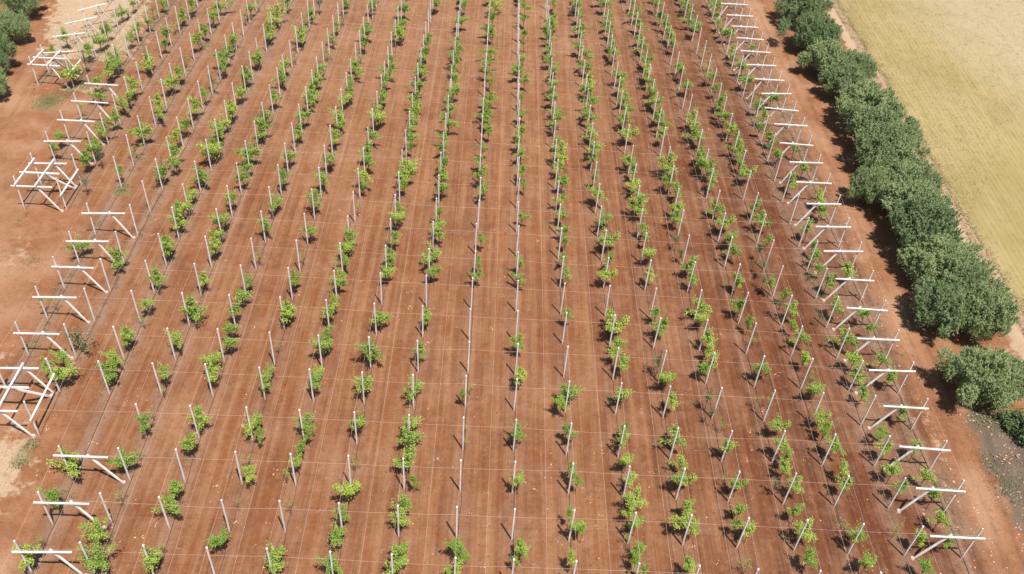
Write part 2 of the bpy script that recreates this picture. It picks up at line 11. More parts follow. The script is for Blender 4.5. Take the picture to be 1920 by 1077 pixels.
TREES=[(-46.9,69.99,0.59,1.05,'s',452),(-45.76,70.29,0.42,1,'s',226),(-35.72,70.1,0.7,0.92,'n',621),(-30.91,69.74,1.23,1.02,'n',1922),(-30.07,69.61,0.56,1,'s',402),(-26.26,69.68,0.84,0.94,'n',898),(-26.17,72.01,0.82,1.04,'n',829),(-41.19,64.77,1.28,1.16,'d',2311),(-36.2,65.13,0.87,0.94,'n',1055),(-31.2,65.11,0.78,0.97,'n',829),(-26.25,67.04,0.72,0.96,'n',690),(-25.8,64.92,0.74,0.93,'n',753),(-41.51,61.93,0.69,1.04,'n',690),(-42.55,60.41,0.75,1.23,'n',847),(-40.58,59.65,1.02,1.11,'n',1582),(-36.65,62.27,0.72,1.08,'n',753),(-36.56,60.28,0.96,1.11,'n',1388),(-36.16,61.03,0.58,1.09,'n',502),(-31.29,60.46,0.71,1,'n',760),(-30.83,58.75,0.39,1,'s',226),(-26.84,62.4,0.85,1.13,'n',1036),(-26.57,60.6,0.87,0.86,'n',1105),(-31.09,56.02,0.38,1,'s',226),(-31.15,54.21,0.77,0.97,'n',979),(-26.22,55.16,0.93,1.05,'n',1407),(-21.27,54.82,0.81,0.94,'n',1055),(-35.86,68.35,0.48,0.89,'s',301),(-20.87,69.88,1.05,0.9,'n',1388),(-16.39,70.22,0.82,0.97,'n',829),(-16.38,71.91,0.68,1.04,'n',565),(-16.22,66.99,0.61,1.2,'n',483),(-16.33,65.22,0.92,1.03,'n',1143),(-21.13,65.66,0.38,0.93,'s',188),(-11.35,64.81,1.09,0.95,'n',1601),(-10.98,69.6,0.92,1.06,'n',1055),(-6.13,70.27,0.74,0.89,'n',678),(-6.34,65.35,0.76,1,'n',760),(-21.05,61.71,0.62,0.88,'n',552),(-21.22,60.08,0.72,1,'n',760),(-16.23,61.85,0.69,0.89,'n',678),(-16.41,60.22,0.81,1.1,'n',967),(-11.22,60.22,1.05,1.05,'n',1601),(-6.42,60.36,0.98,1.11,'n',1388),(-1.02,61.26,0.43,0.94,'s',263),(-1.68,59.62,0.39,1,'n',226),(-20.66,55.19,0.69,0.78,'n',753),(-16.08,55.15,0.75,0.94,'n',898),(-11.32,55.28,0.72,0.97,'n',829),(-6.34,55.43,0.88,1.12,'n',1206),(-1.15,55.92,0.35,0.93,'s',188),(-11.41,57.11,0.39,1,'s',226),(3.87,67.26,0.72,0.82,'n',653),(3.98,62.32,0.84,0.97,'n',979),(9.02,71.73,0.62,1.05,'n',452),(13.87,72.1,0.7,0.96,'n',565),(14.32,70.24,1.09,1,'n',1413),(14.43,67.82,0.67,1.14,'n',552),(14.04,66.41,0.74,1.04,'n',690),(14.49,64.9,0.83,0.94,'n',898),(18.96,72.91,0.67,1,'n',508),(19.44,70.62,1.05,0.92,'n',1306),(24.04,74.17,1.01,1.03,'n',1143),(23.91,72.22,0.74,1.08,'n',621),(24.21,69.33,0.86,0.94,'n',898),(23.94,67.51,0.68,1.04,'n',565),(24.07,65.57,0.98,0.94,'n',1224),(22.96,64.73,0.59,1.05,'n',452),(28.65,74.74,0.91,1,'n',904),(29.23,72.19,0.55,0.95,'n',351),(29.47,70.31,0.52,0.76,'s',314),(18.41,65.18,0.88,0.83,'d',1005),(19,62.97,0.79,1.04,'n',829),(29.2,65.16,0.74,1.04,'n',690),(8.92,60.31,1.09,1.13,'n',1670),(8.08,59.03,0.62,1.14,'n',552),(14.28,60.49,0.82,1.18,'n',942),(19.2,60.1,0.78,0.82,'n',847),(22.92,60.7,0.81,0.72,'d',904),(23.03,58.79,0.56,0.76,'d',452),(24.09,57.99,0.5,1.05,'s',351),(28.2,61.39,0.43,0.83,'s',251),(3.83,55.57,0.49,1.23,'n',376),(8.51,55.86,0.51,1,'n',402),(14.07,56.21,0.47,1.18,'n',339),(19.01,56.35,0.53,1.27,'n',414),(34.45,77.44,0.58,1.05,'n',351),(33.19,75.09,0.71,0.88,'d',552),(34.63,74.76,0.72,0.78,'n',571),(34.07,72.24,0.48,1.06,'n',263),(34.52,70.28,0.84,0.97,'n',829),(34.21,67.05,0.68,1.04,'n',565),(39.49,75.35,0.96,1.21,'n',1005),(37.66,74.12,0.45,1,'d',226),(42.77,74.5,0.68,1,'n',508),(42.7,72.13,0.52,0.89,'n',301),(39.56,70.45,1.05,1.15,'n',1281),(39.57,67.23,0.88,1.18,'n',942),(42.65,67.45,0.72,0.92,'n',621),(34.6,64.95,0.46,1.06,'s',263),(34.27,62.52,0.83,1,'n',904),(39.21,64.9,0.89,1.21,'n',1005),(39.24,62.49,0.69,1,'n',628),(42.76,64.95,0.78,1,'n',760),(29.36,57.49,0.76,0.97,'n',829),(33.95,58.96,0.67,0.92,'n',621),(34.15,57.62,0.76,1.11,'n',816),(42.4,60.19,0.68,1,'n',628),(39.92,57.81,0.49,1.18,'n',339),(29.52,61.48,0.47,0.89,'s',301),(29.91,65.21,0.42,1,'n',226),(-36.16,49.22,1.14,1.38,'n',2368),(-31.48,49.64,0.83,1.22,'n',1243),(-30.81,51.19,0.38,0.83,'s',251),(-26.08,51.92,0.91,1,'n',1413),(-20.85,51.02,0.42,0.89,'s',301),(-20.27,49.11,0.71,1.07,'n',898),(-36.03,45.54,0.78,0.89,'n',1206),(-30.82,46.53,0.45,0.82,'s',376),(-31.26,42.6,0.83,1,'n',1413),(-26.13,47.06,0.69,1.07,'n',898),(-26.06,45.27,0.87,1.14,'n',1469),(-20.72,46.39,0.26,0.91,'s',125),(-35.93,41.73,0.44,1,'s',402),(-36.07,40.09,0.91,0.95,'n',1809),(-30.28,40.13,0.99,1.07,'n',2135),(-25.77,41.61,0.38,0.89,'s',301),(-26.06,40.1,0.89,1.21,'n',1714),(-21.05,42.1,0.76,1.19,'n',1174),(-20.3,53.52,0.48,1.42,'n',376),(-16.04,52.21,0.61,0.92,'n',621),(-16.15,50.53,0.69,0.97,'n',829),(-17.11,49.59,0.46,1.23,'s',376),(-11.1,51.29,0.42,0.89,'s',301),(-11.13,47.61,0.91,1.03,'n',1507),(-6.31,53.74,0.93,1.11,'n',1388),(-6.19,51.27,1.16,1.04,'n',2261),(-5.51,49.22,0.46,1.23,'n',376),(-11.26,45.38,0.57,0.92,'n',621),(-11.57,42.98,0.84,1,'n',1413),(-6.1,46.77,0.7,1,'n',904),(-6.17,45.25,0.66,1.04,'n',829),(-16.12,46.36,0.4,0.89,'s',301),(-16.32,40.46,1.01,1.07,'n',2135),(-16.12,41.84,0.36,0.94,'s',263),(-11.37,40.33,0.79,1.03,'n',1319),(-5.94,41.98,0.64,1.11,'n',816),(-6.05,40.84,0.91,0.98,'n',1708),(-1.15,42.48,0.73,1.06,'n',1055),(-0.65,41.48,0.47,0.95,'n',452),(-1.14,40.34,0.74,1.38,'n',1130),(-15.77,53.8,0.39,1.44,'n',251),(-1.07,54.38,0.27,0.76,'s',113),(3.77,54.83,0.57,1.09,'n',502),(3.94,49.61,0.66,0.93,'n',753),(9,55.15,0.51,1,'n',402),(8.72,51.08,0.61,0.92,'n',621),(9.29,49.92,0.47,1.23,'n',376),(8.44,46.3,0.46,0.82,'n',376),(9.09,44.98,0.64,1.08,'n',753),(9.54,44.73,0.43,1.18,'n',339),(14,55.3,0.77,1.07,'n',898),(14.02,52.45,0.66,0.96,'n',690),(14.37,50.65,0.68,1,'n',760),(14.53,48.32,0.81,1.09,'n',1130),(13.92,46.88,0.7,1.14,'n',879),(14.29,45.65,0.67,1.11,'n',816),(13.58,44.66,0.41,1,'s',307),(14.4,43.13,0.72,1.03,'n',979),(13.95,41.96,0.48,1.05,'n',452),(19.01,55.28,0.83,1.13,'n',1036),(19.18,52.6,0.66,0.96,'n',690),(19.03,50.47,0.83,0.97,'n',1143),(19.04,47.71,0.7,1.23,'n',847),(18.44,45.87,0.85,1.09,'n',1306),(19.22,45.51,0.68,0.97,'n',829),(23.93,54.61,0.77,0.94,'n',898),(23.22,51.45,0.38,1,'s',226),(24.07,50.31,0.65,1.04,'n',690),(23.83,47.55,0.63,0.89,'n',678),(23.32,45.99,0.53,0.91,'n',502),(24.3,45.5,0.74,0.97,'n',979),(4.22,42.75,0.7,0.91,'n',967),(3.66,41.45,0.39,0.89,'n',301),(8.4,41.81,0.58,0.82,'n',653),(14.54,40.98,0.42,1.37,'n',345),(18.48,41.8,0.65,0.97,'n',829),(23.62,42.29,0.54,0.88,'s',552),(29.24,55.09,0.77,1.07,'n',898),(29.45,53.67,0.67,1.04,'n',690),(28.96,52.55,0.63,1.08,'n',621),(33.87,57.01,0.37,1.32,'n',201),(34.38,55.4,0.81,1.03,'n',979),(39.34,57.18,0.51,1.23,'n',376),(39.46,55.38,0.82,1.03,'n',979),(42.58,55.73,0.72,1,'n',760),(39.29,52.69,0.8,1.03,'n',979),(42.39,52.4,0.7,1.08,'n',753),(27.84,50.82,0.53,1.05,'d',452),(29.66,50.62,0.65,0.96,'n',690),(29,47.69,0.68,1.19,'n',791),(34.41,52.56,0.67,1.04,'n',690),(34.35,50.89,0.81,0.94,'n',1055),(39.62,50.88,0.75,1.07,'n',898),(42.39,50.15,0.56,1.09,'n',502),(42.16,47.68,0.7,0.9,'n',816),(38.04,46.75,0.45,1.05,'s',351),(29.41,45.77,0.83,0.94,'n',1224),(28.84,42.82,0.81,1.06,'n',1224),(33.28,46.64,0.42,0.89,'s',301),(33.94,45.32,0.77,0.94,'n',1055),(34.06,42.82,0.73,0.97,'n',979),(39.47,45.47,0.69,1.23,'n',847),(41.87,45.46,0.6,1.08,'n',621),(39.14,42.69,0.64,1,'n',760),(-51.37,98.43,0.8,1.14,'n',552),(-51.49,95.95,0.83,1.08,'n',621),(-50.19,97,0.72,0.95,'d',452),(-46.58,94.05,0.62,0.95,'n',351),(-46.56,99.54,0.77,0.91,'s',502),(-41.25,94,1.15,0.89,'n',1206),(-41.16,98.56,0.98,0.97,'n',829),(-40.3,96.18,0.63,0.95,'n',351),(-36.56,99.35,1.24,1.09,'n',1306),(-36.47,93.88,1.04,0.97,'n',979),(-31.35,94.09,0.75,1.09,'n',502),(-31.69,99.22,1.08,0.97,'n',979),(-31.4,96.48,0.8,1.04,'n',565),(-36.61,90.14,0.81,0.92,'n',621),(-36.88,87.1,0.95,1.07,'n',898),(-36.69,84.75,1.09,1.06,'n',1224),(-31.42,89.52,0.89,1,'n',760),(-31.72,84.94,0.94,1.07,'n',898),(-31.54,82.4,0.69,1,'n',508),(-31.21,80.21,0.87,0.97,'n',829),(-46.12,79.41,0.93,1.29,'n',961),(-41.34,77.2,1.03,1.06,'n',1224),(-36.47,79.76,1.05,0.94,'n',1224),(-36.06,74.44,0.94,1,'n',1061),(-31.02,74.63,0.76,1.04,'n',690),(-26.05,74.58,0.58,1,'n',402),(-50.01,91.39,0.61,0.95,'d',351),(-54.24,90.98,0.44,0.93,'d',188),(-26.47,99.14,0.82,0.96,'n',565),(-21.17,99.05,0.78,0.91,'n',502),(-26.34,94.59,0.88,0.96,'n',690),(-21.27,94.5,0.87,0.89,'n',678),(-16.4,101.12,1.1,0.97,'n',979),(-16.11,98.95,0.78,1.09,'n',502),(-16.18,95.59,0.81,0.96,'n',565),(-16.11,93.83,0.58,0.89,'n',301),(-26.12,89.47,0.93,0.97,'n',829),(-21.44,90.19,0.88,0.86,'n',734),(-10.96,103.31,0.51,1.32,'n',201),(-10.85,98.55,0.96,1,'n',760),(-10.98,96.4,0.94,1.08,'n',753),(-10.94,94.33,0.8,1.04,'n',565),(-6.22,99.64,0.91,0.89,'n',678),(-6.16,96.28,0.9,1.04,'n',690),(-6.16,93.92,0.84,1.08,'n',621),(-1.28,104,0.49,0.93,'n',188),(-1.21,97.37,0.95,0.93,'n',753),(-0.93,94.42,0.72,0.95,'n',452),(-26.38,84.64,0.78,0.92,'n',621),(-21.09,84.09,0.7,0.91,'n',502),(-16.26,89.83,0.46,0.76,'s',201),(-11.07,89.23,0.73,1.09,'n',502),(-11.04,87.34,0.89,1,'n',760),(-6.15,89.13,0.49,1,'n',226),(-5.98,86.74,0.85,0.96,'n',690),(-5.84,84.92,0.71,1.09,'n',502),(-16.21,82.99,0.97,1.1,'n',967),(-16.37,81,0.8,1.12,'n',678),(-10.96,83.71,0.7,1.09,'n',502),(-0.79,84.34,0.66,0.87,'n',439),(-26.15,79.68,0.53,0.89,'s',301),(-21.19,80.1,0.48,0.83,'s',251),(-16.24,79.08,0.71,1.14,'n',552),(-16.33,76.73,0.67,1,'n',508),(-16.24,75.15,0.66,1,'n',508),(-11.14,79.75,0.95,1.1,'n',967),(-6.34,81.12,1.08,1.06,'n',1224),(-0.94,80.12,0.54,1,'n',307),(-21.26,75.2,0.8,0.86,'n',734),(-11.07,77.16,0.79,0.96,'n',690),(-5.93,77.82,0.71,0.88,'n',552),(-0.92,77.76,0.63,0.87,'n',439),(3.89,103.23,0.76,0.76,'n',452),(4.09,98.81,0.77,0.83,'n',483),(4.27,96.11,0.55,0.83,'n',251),(4.04,89.53,0.55,0.79,'n',282),(3.86,80.28,0.57,1.18,'n',339),(9.32,103.79,1.02,0.84,'n',791),(9.05,100.24,0.88,0.92,'n',621),(9.3,96.9,0.78,0.91,'n',502),(9.03,93.35,0.67,0.9,'n',395),(9.11,89.99,0.7,0.95,'n',452),(9.18,86.77,0.64,0.9,'n',395),(9.27,84.71,0.64,1,'n',402),(8.87,81.67,0.59,1.05,'n',351),(13.95,105.26,1.05,0.97,'n',829),(13.82,102.95,0.81,1,'n',508),(14.12,100.69,0.44,0.85,'s',150),(13.7,94.66,0.99,1.04,'n',829),(14.43,89.93,0.97,1.23,'n',847),(14.45,85.16,1.04,1.13,'n',1036),(14.53,81.66,0.74,1.14,'n',552),(18.52,102.79,0.86,0.96,'n',565),(18.87,100.6,0.76,1.05,'n',452),(18.8,97.82,0.93,1.25,'n',703),(19.06,94.88,0.64,1.05,'n',351),(19.01,92.58,1.06,0.97,'n',979),(18.93,88.17,0.66,1,'n',402),(19.06,86.08,0.61,0.95,'n',351),(19.24,83.05,0.76,0.96,'n',565),(23.91,102.37,1.07,1.14,'n',879),(23.46,98.58,0.8,1,'n',508),(24.06,96.24,0.78,1,'n',508),(23.97,92.75,0.85,1.08,'n',621),(23.55,90.76,0.71,1.05,'n',452),(23.01,86.42,0.61,0.95,'d',351),(23.18,83.88,0.56,0.89,'d',301),(23.95,81.23,1.01,1.13,'n',1036),(23.81,79.07,0.7,1,'n',508),(28.56,103.16,0.91,1.08,'n',621),(29.48,101.98,0.85,1.14,'n',552),(29.22,99.15,0.71,1,'n',402),(28.83,93.2,0.94,1,'n',760),(29.32,89.91,0.96,1.11,'n',816),(29.66,87.01,0.86,1.12,'n',678),(29.6,84.68,0.81,1.08,'n',621),(29.09,79.03,0.78,1,'n',628),(34.06,106.35,0.79,1.05,'n',452),(33.83,104.02,0.6,1.06,'n',263),(34.23,101.19,0.9,1.08,'n',621),(34.07,93.69,0.86,1.08,'n',621),(34.27,91.18,0.84,1.08,'n',621),(32.95,85.22,0.57,1,'d',307),(32.68,82.2,0.73,0.81,'d',527),(32.36,79.77,0.61,0.82,'d',376),(3.87,77.69,0.68,0.91,'n',502),(9.08,78.58,0.76,0.92,'n',621),(13.86,78.73,0.85,1,'n',760),(18.87,79.38,0.77,0.92,'n',621),(39.09,108.57,0.42,1.09,'n',125),(39.55,106.25,0.7,1.05,'n',351),(42.23,108.21,0.52,1.08,'n',188),(42.49,103.6,0.69,1.05,'n',351),(39.9,100.19,0.9,1.08,'n',621),(42.81,96.54,0.83,1.14,'n',552),(42.58,94.19,0.78,1.09,'n',502),(39.81,89.76,0.93,1,'n',760),(39.66,86.31,0.62,0.95,'n',351),(39.56,84.52,0.69,1.05,'n',452),(39.5,82.28,0.64,1.11,'n',395),(42.82,82.06,0.87,1.16,'n',734),(33.05,78.88,0.66,0.95,'n',452),(39.87,79.9,0.85,1.16,'n',734),(34.45,87.42,0.58,0.76,'n',314),(35.06,90.43,0.36,0.76,'n',113),(-40.44,144.41,0.61,0.93,'s',188),(-35.77,144.8,0.86,1.23,'n',376),(-36.27,139.63,1.19,1,'n',760),(-36.45,133.36,1.15,1,'n',760),(-31.14,141.36,0.88,1,'n',402),(-31.49,138.13,0.75,1.12,'s',301),(-31.15,133.14,1.1,0.96,'n',690),(-30.46,145.05,0.82,1.18,'d',339),(-26.08,145.68,0.61,1.08,'n',188),(-36.07,124.95,0.85,0.95,'n',452),(-31.12,127.16,0.61,1,'s',226),(-26.64,134.97,0.9,0.76,'s',452),(-26.52,129.07,0.67,0.94,'s',263),(-31.65,122.98,1.04,1.04,'n',690),(-31.59,119.72,0.93,1.04,'n',565),(-25.91,141.37,0.6,0.93,'s',188),(-26.37,122.4,0.89,0.91,'n',502),(-26.4,119.15,0.97,0.92,'n',621),(-21.18,135.89,0.86,1,'n',402),(-21.11,132.18,0.84,1,'n',402),(-21.31,128.85,0.62,1,'s',226),(-31.37,113.93,0.84,0.91,'n',502),(-26.43,116.03,1.05,1,'n',760),(-26.41,113.76,0.76,1,'n',402),(-21.28,123.03,0.73,0.85,'n',339),(-21.25,117.41,0.71,0.85,'n',339),(-21.49,115.08,0.95,0.92,'n',621),(-31.51,108.46,0.91,1.08,'n',621),(-31.38,105.37,1.17,1,'n',1061),(-26.48,109.02,0.87,1.04,'n',565),(-26.32,105.24,0.84,0.88,'n',552),(-21.59,109.57,0.92,1.08,'n',621),(-21.09,107.52,0.63,1.12,'n',301),(-21.33,104.44,0.81,1,'n',508),(-16.1,145.03,0.95,0.95,'n',452),(-16.03,139.98,1.09,1,'n',628),(-15.79,135.67,1.12,1.04,'n',690),(-16.37,127.45,0.75,0.85,'n',339),(-16.14,123.66,0.9,0.91,'n',502),(-16.36,120.37,0.79,1,'n',402),(-16.2,115.7,0.86,1,'n',508),(-16.59,112.66,0.85,1,'n',508),(-16.24,109.81,0.97,0.96,'n',690),(-16.4,105.3,0.77,0.95,'n',452),(-11.1,133.5,1.01,1.04,'n',565),(-11.22,129.86,0.88,0.95,'n',452),(-10.91,147.88,0.85,0.95,'n',351),(-11.48,123.41,0.85,0.95,'n',452),(-11.32,119.38,0.82,0.87,'n',439),(-11.33,115.13,0.91,0.96,'n',565),(-11.02,111.83,0.94,1.08,'n',621),(-11.47,108.58,0.88,0.96,'n',565),(-11.14,105.19,0.81,1,'n',508),(-6.09,147.51,0.79,0.89,'n',301),(-6.24,141.83,0.82,0.85,'n',339),(-6.35,132.29,0.88,0.87,'n',439),(-6.53,128.27,0.93,1,'n',508),(-6.13,121.6,0.94,0.88,'n',552),(-6.14,118.42,0.78,0.9,'n',395),(-6.38,113.09,0.76,1,'n',402),(-6.34,109.49,0.79,0.95,'n',452),(-0.85,148.26,1.14,0.92,'n',621),(-1.17,143.55,0.89,0.9,'n',395),(-1,137.66,0.87,1,'n',402),(-1.26,132.05,0.79,0.95,'n',351),(-1.15,128.51,0.72,0.89,'n',301),(-0.96,122.63,0.55,0.93,'n',188),(-0.8,117.49,0.83,0.95,'n',452),(-1.24,113.3,1,0.96,'n',690),(-1.16,110.78,0.75,1,'n',402),(-0.7,108.36,0.68,0.85,'n',339),(4.21,148.99,0.85,0.85,'n',339),(4.11,144.28,0.71,0.83,'n',251),(4.13,138.83,0.65,0.87,'n',219),(4.18,135.78,0.57,0.8,'s',175),(3.95,130.04,0.66,0.83,'n',251),(4.28,123.27,0.7,0.89,'n',301),(3.9,117.66,0.58,0.87,'n',219),(3.93,113.52,0.62,0.94,'n',263),(3.95,108.52,0.84,1,'n',508),(9.22,150.79,0.86,0.85,'n',339),(9.05,142.44,1.01,1,'n',508),(8.87,144.95,0.68,1,'n',226),(8.72,127.16,0.83,1,'n',402),(8.63,122.57,0.71,1,'n',307),(8.9,112.98,0.81,1.05,'n',452),(8.85,106.64,0.55,1.14,'n',219),(13.43,150.85,1.05,1,'n',508),(13.49,146.62,0.97,0.95,'n',452),(13.74,142.09,0.9,1,'n',402),(13.61,139.14,0.71,1.06,'n',263),(13.97,132.65,0.8,0.95,'n',351),(13.97,128.24,0.78,0.95,'n',351),(14.17,124.06,0.97,1.04,'n',565),(13.82,121.17,0.9,1.09,'n',502),(14.06,118.06,0.84,1.05,'n',452),(13.81,113.16,0.81,0.95,'n',452),(13.77,108.89,0.84,1,'n',508),(18.39,151.57,0.94,1,'n',402),(18.58,147.34,0.81,1,'n',307),(18.66,141.77,0.9,1,'n',402),(18.47,137.4,0.82,0.95,'n',351),(18.72,133.26,0.86,1,'n',402),(18.84,126.29,0.83,1,'n',402),(18.79,122.97,0.96,1.04,'n',565),(19.12,119.43,0.8,1,'n',402),(19.27,116.37,0.78,1,'n',402),(18.83,113.35,0.76,1.11,'n',395),(18.89,109.44,0.99,1.04,'n',690),(23.26,153.37,0.65,1.08,'n',188),(23.58,149.1,0.87,0.95,'n',351),(23.62,144.45,0.96,0.95,'n',452),(23.56,136.65,0.98,0.91,'n',502),(23.72,131.66,0.96,1,'n',508),(23.33,127.69,0.99,1.04,'n',565),(23.41,120.32,0.85,1.05,'n',452),(23.85,118.81,0.74,1.05,'n',351),(23.84,115.01,0.83,0.95,'n',452),(24.18,112.85,0.72,0.95,'n',351),(23.82,109.62,0.85,1,'n',508),(27.54,153.44,0.77,1.06,'n',263),(27.73,148.62,0.8,0.89,'n',301),(28.31,145.6,0.91,0.9,'n',395),(28.47,141.13,1.05,0.88,'n',552),(28.52,137.77,0.88,1,'n',402),(28.92,128.8,0.84,0.9,'n',395),(28.77,130.96,0.64,1,'n',226),(28.95,124.19,0.82,1,'n',402),(29.58,118.94,0.6,1,'s',226),(28.84,114.46,0.88,1,'n',508),(28.53,110.83,0.99,1.12,'n',678),(28.86,109.11,0.75,1.11,'n',395),(32.88,154.21,0.88,1.18,'n',339),(33.37,147.33,0.98,0.95,'n',452),(33.17,144.24,0.85,0.95,'n',351),(33.81,136.83,0.71,0.94,'s',263),(33.85,132.73,0.64,0.87,'s',219),(33.64,123.93,0.77,1.05,'n',351),(33.83,119.96,1.06,0.96,'n',690),(33.97,112.48,0.97,1,'n',628),(34.32,110.04,0.86,1,'n',508),(38.59,153.93,0.89,1.05,'n',351),(38.68,142.99,0.9,0.9,'n',395),(38.37,137.18,0.71,0.94,'n',263),(39.1,131.37,0.86,1,'n',402),(38.74,127.02,0.88,1.15,'n',439),(39.37,124.04,0.72,0.89,'s',301),(39.17,119.4,0.84,0.87,'n',439),(39.66,116.79,0.73,0.85,'n',339),(41.95,138.58,0.61,1.08,'n',188),(41.83,122.07,0.91,1.09,'n',502),(39.37,110.93,0.77,1,'n',402),(-60.9,137.64,1,0.88,'n',552),(-60.17,141.01,0.54,1,'n',157),(-55.67,141.91,0.62,1.32,'n',201),(-56.45,139.08,0.74,0.89,'s',301),(-50.79,141.6,0.87,1,'n',402),(-51.16,137.54,0.96,1,'n',508),(-51.78,134.87,0.63,1,'s',226),(-51.74,130.84,0.92,0.91,'n',502),(-56.59,129.28,0.61,1,'n',226),(-56.45,132.04,0.77,1.05,'n',351),(-66.56,124.02,0.54,1.08,'n',188),(-61.14,116.9,1.14,1,'n',904),(-61.04,130.96,0.82,1,'n',402),(-60.82,127.38,1,1.08,'n',621),(-61.65,124.66,0.84,1.05,'n',452),(-60.72,120.99,0.81,0.87,'d',439),(-56.5,122.35,1.03,1.04,'n',690),(-56.42,118.68,1.01,1.04,'n',690),(-51.78,121.7,1.17,1.07,'n',898),(-56.89,115.09,0.8,0.95,'n',452),(-55.39,111.87,0.74,1,'n',402),(-51.63,114.57,1.03,1,'n',760),(-51.23,111.61,0.69,0.95,'n',351),(-51.54,109.76,0.91,0.92,'n',621),(-46.87,110.66,0.96,1.04,'n',690),(-45.96,108.25,0.72,1.11,'n',395),(-46.75,115.92,0.99,0.89,'n',678),(-46.63,119.49,0.77,1,'n',402),(-46.37,129.29,1.06,0.89,'n',678),(-46.32,132.96,0.77,0.85,'n',339),(-47.12,124.27,0.6,1,'s',226),(-41.52,124.68,0.99,0.92,'n',621),(-40.43,121.89,0.89,1,'n',508),(-41.2,129.98,0.93,1,'n',508),(-46.36,142.23,0.98,1,'n',508),(-46.3,137.74,0.86,1,'n',402),(-41.04,117.39,0.8,0.87,'d',439),(-41.45,113.88,0.75,1,'n',402),(-41.58,110.18,0.96,0.96,'n',690),(-41.14,141.45,0.87,0.9,'n',395),(-41.57,139.19,0.7,0.94,'s',263),(-36.63,119.11,1.05,0.86,'n',734),(-36.32,114.48,0.89,0.88,'n',552),(-36.48,109.68,1.01,1,'n',760),(-36.96,106.47,0.99,1,'n',760),(-36.81,104.44,0.89,1,'n',628),(-41.49,105.28,0.89,1,'n',628),(-41.87,102.24,0.87,1.08,'n',621),(-46.75,102.7,1.05,1.07,'n',898),(-56.84,100.96,0.6,1,'n',307),(-57.1,109.07,0.54,1.14,'s',219),(-66.09,128.01,0.78,1.23,'n',376),(-51.99,100.19,0.54,1.21,'n',251),(-37.01,101.78,0.43,1.18,'n',150),(-36.75,124.86,0.63,0.83,'n',251)]
HEDGE=[(53.81, 152.39, 4.93), (53.17, 142.61, 4.7), (53.71, 134.01, 4.68), (54.56, 126.82, 4.51), (55.54, 119.69, 4.99), (55.6, 112.56, 5.1), (54.62, 105.99, 4.91), (55.21, 100.3, 4.75), (54.67, 94.65, 5.0), (54.26, 89.29, 4.96), (54.67, 84.65, 4.81), (55.5, 80.33, 4.17), (52.46, 75.33, 4.02), (56.41, 74.5, 4.0), (56.36, 78.07, 3.73), (58.23, 131.55, 2.57), (58.13, 99.36, 2.58), (58.66, 111.19, 3.46), (50.4, 98.61, 2.84), (52.26, 64.52, 4.15), (55.13, 65.09, 3.39), (-76.23, 138.35, 3.53), (-74.41, 129.03, 3.2), (-72.76, 120.55, 3.21), (-70.19, 111.74, 3.05)]

# ------------------------------------------------------------------ camera
F_PX, PITCH, YAW, ROLL, CAMH = CAM
fw = Vector((math.sin(YAW)*math.cos(PITCH), math.cos(YAW)*math.cos(PITCH), -math.sin(PITCH)))
rt = Vector((math.cos(YAW), -math.sin(YAW), 0)); up = rt.cross(fw)
r2 = rt*math.cos(ROLL) + up*math.sin(ROLL); u2 = up*math.cos(ROLL) - rt*math.sin(ROLL)
cd = bpy.data.cameras.new('camera'); cam = bpy.data.objects.new('camera', cd); COL.objects.link(cam)
cd.sensor_width = 36; cd.lens = F_PX/1920*36; cd.clip_start = 1; cd.clip_end = 5000
m = Matrix((r2, u2, -fw)).transposed().to_4x4(); m.translation = Vector((0, 0, CAMH)); cam.matrix_world = m
S.camera = cam
# ------------------------------------------------------------------ light
SUN_EL = math.radians(68.5); SUN_AZ = math.radians(150)      # direction the light comes from: clockwise from +y
sd = Vector((math.sin(SUN_AZ)*math.cos(SUN_EL), math.cos(SUN_AZ)*math.cos(SUN_EL), math.sin(SUN_EL)))
sl = bpy.data.lights.new('sun', 'SUN'); sl.energy = 4.8; sl.angle = math.radians(0.8); sl.color = (1, .955, .9)
so = bpy.data.objects.new('sun', sl); COL.objects.link(so); so.rotation_euler = sd.to_track_quat('Z', 'Y').to_euler()
W = bpy.data.worlds.new('World'); S.world = W; W.use_nodes = True
nt = W.node_tree; bg = nt.nodes['Background']; sky = nt.nodes.new('ShaderNodeTexSky')
sky.sky_type = 'NISHITA'; sky.sun_disc = False; sky.sun_elevation = SUN_EL; sky.sun_rotation = SUN_AZ
nt.links.new(sky.outputs[0], bg.inputs[0]); bg.inputs[1].default_value = 0.08
S.view_settings.view_transform = 'Standard'; S.view_settings.look = 'None'; S.view_settings.gamma = 1
S.view_settings.exposure = 0.55

# ------------------------------------------------------------------ materials
def newmat(name):
    mt = bpy.data.materials.new(name); mt.use_nodes = True
    n = mt.node_tree; b = n.nodes['Principled BSDF']; b.inputs['Roughness'].default_value = .9
    b.inputs['Specular IOR Level'].default_value = .15
    return mt, n, b
def N(n, t, **k):
    x = n.nodes.new(t)
    for a, v in k.items(): setattr(x, a, v)
    return x
def coords(n, sx, sy, sz=1, rot=0):
    g = N(n, 'ShaderNodeNewGeometry'); mp = N(n, 'ShaderNodeMapping'); mp.inputs['Scale'].default_value = (sx, sy, sz)
    mp.inputs['Rotation'].default_value = (0, 0, rot)
    n.links.new(g.outputs['Position'], mp.inputs['Vector']); return mp.outputs[0]
def nz(n, vec, scale=1, detail=4, rough=.55):
    x = N(n, 'ShaderNodeTexNoise'); x.inputs['Scale'].default_value = scale; x.inputs['Detail'].default_value = detail
    x.inputs['Roughness'].default_value = rough; n.links.new(vec, x.inputs['Vector']); return x.outputs['Fac']
def mr(n, v, a, b, c=0., d=1.):
    x = N(n, 'ShaderNodeMapRange'); n.links.new(v, x.inputs[0])
    for k, q in zip((1, 2, 3, 4), (a, b, c, d)): x.inputs[k].default_value = q
    return x.outputs[0]
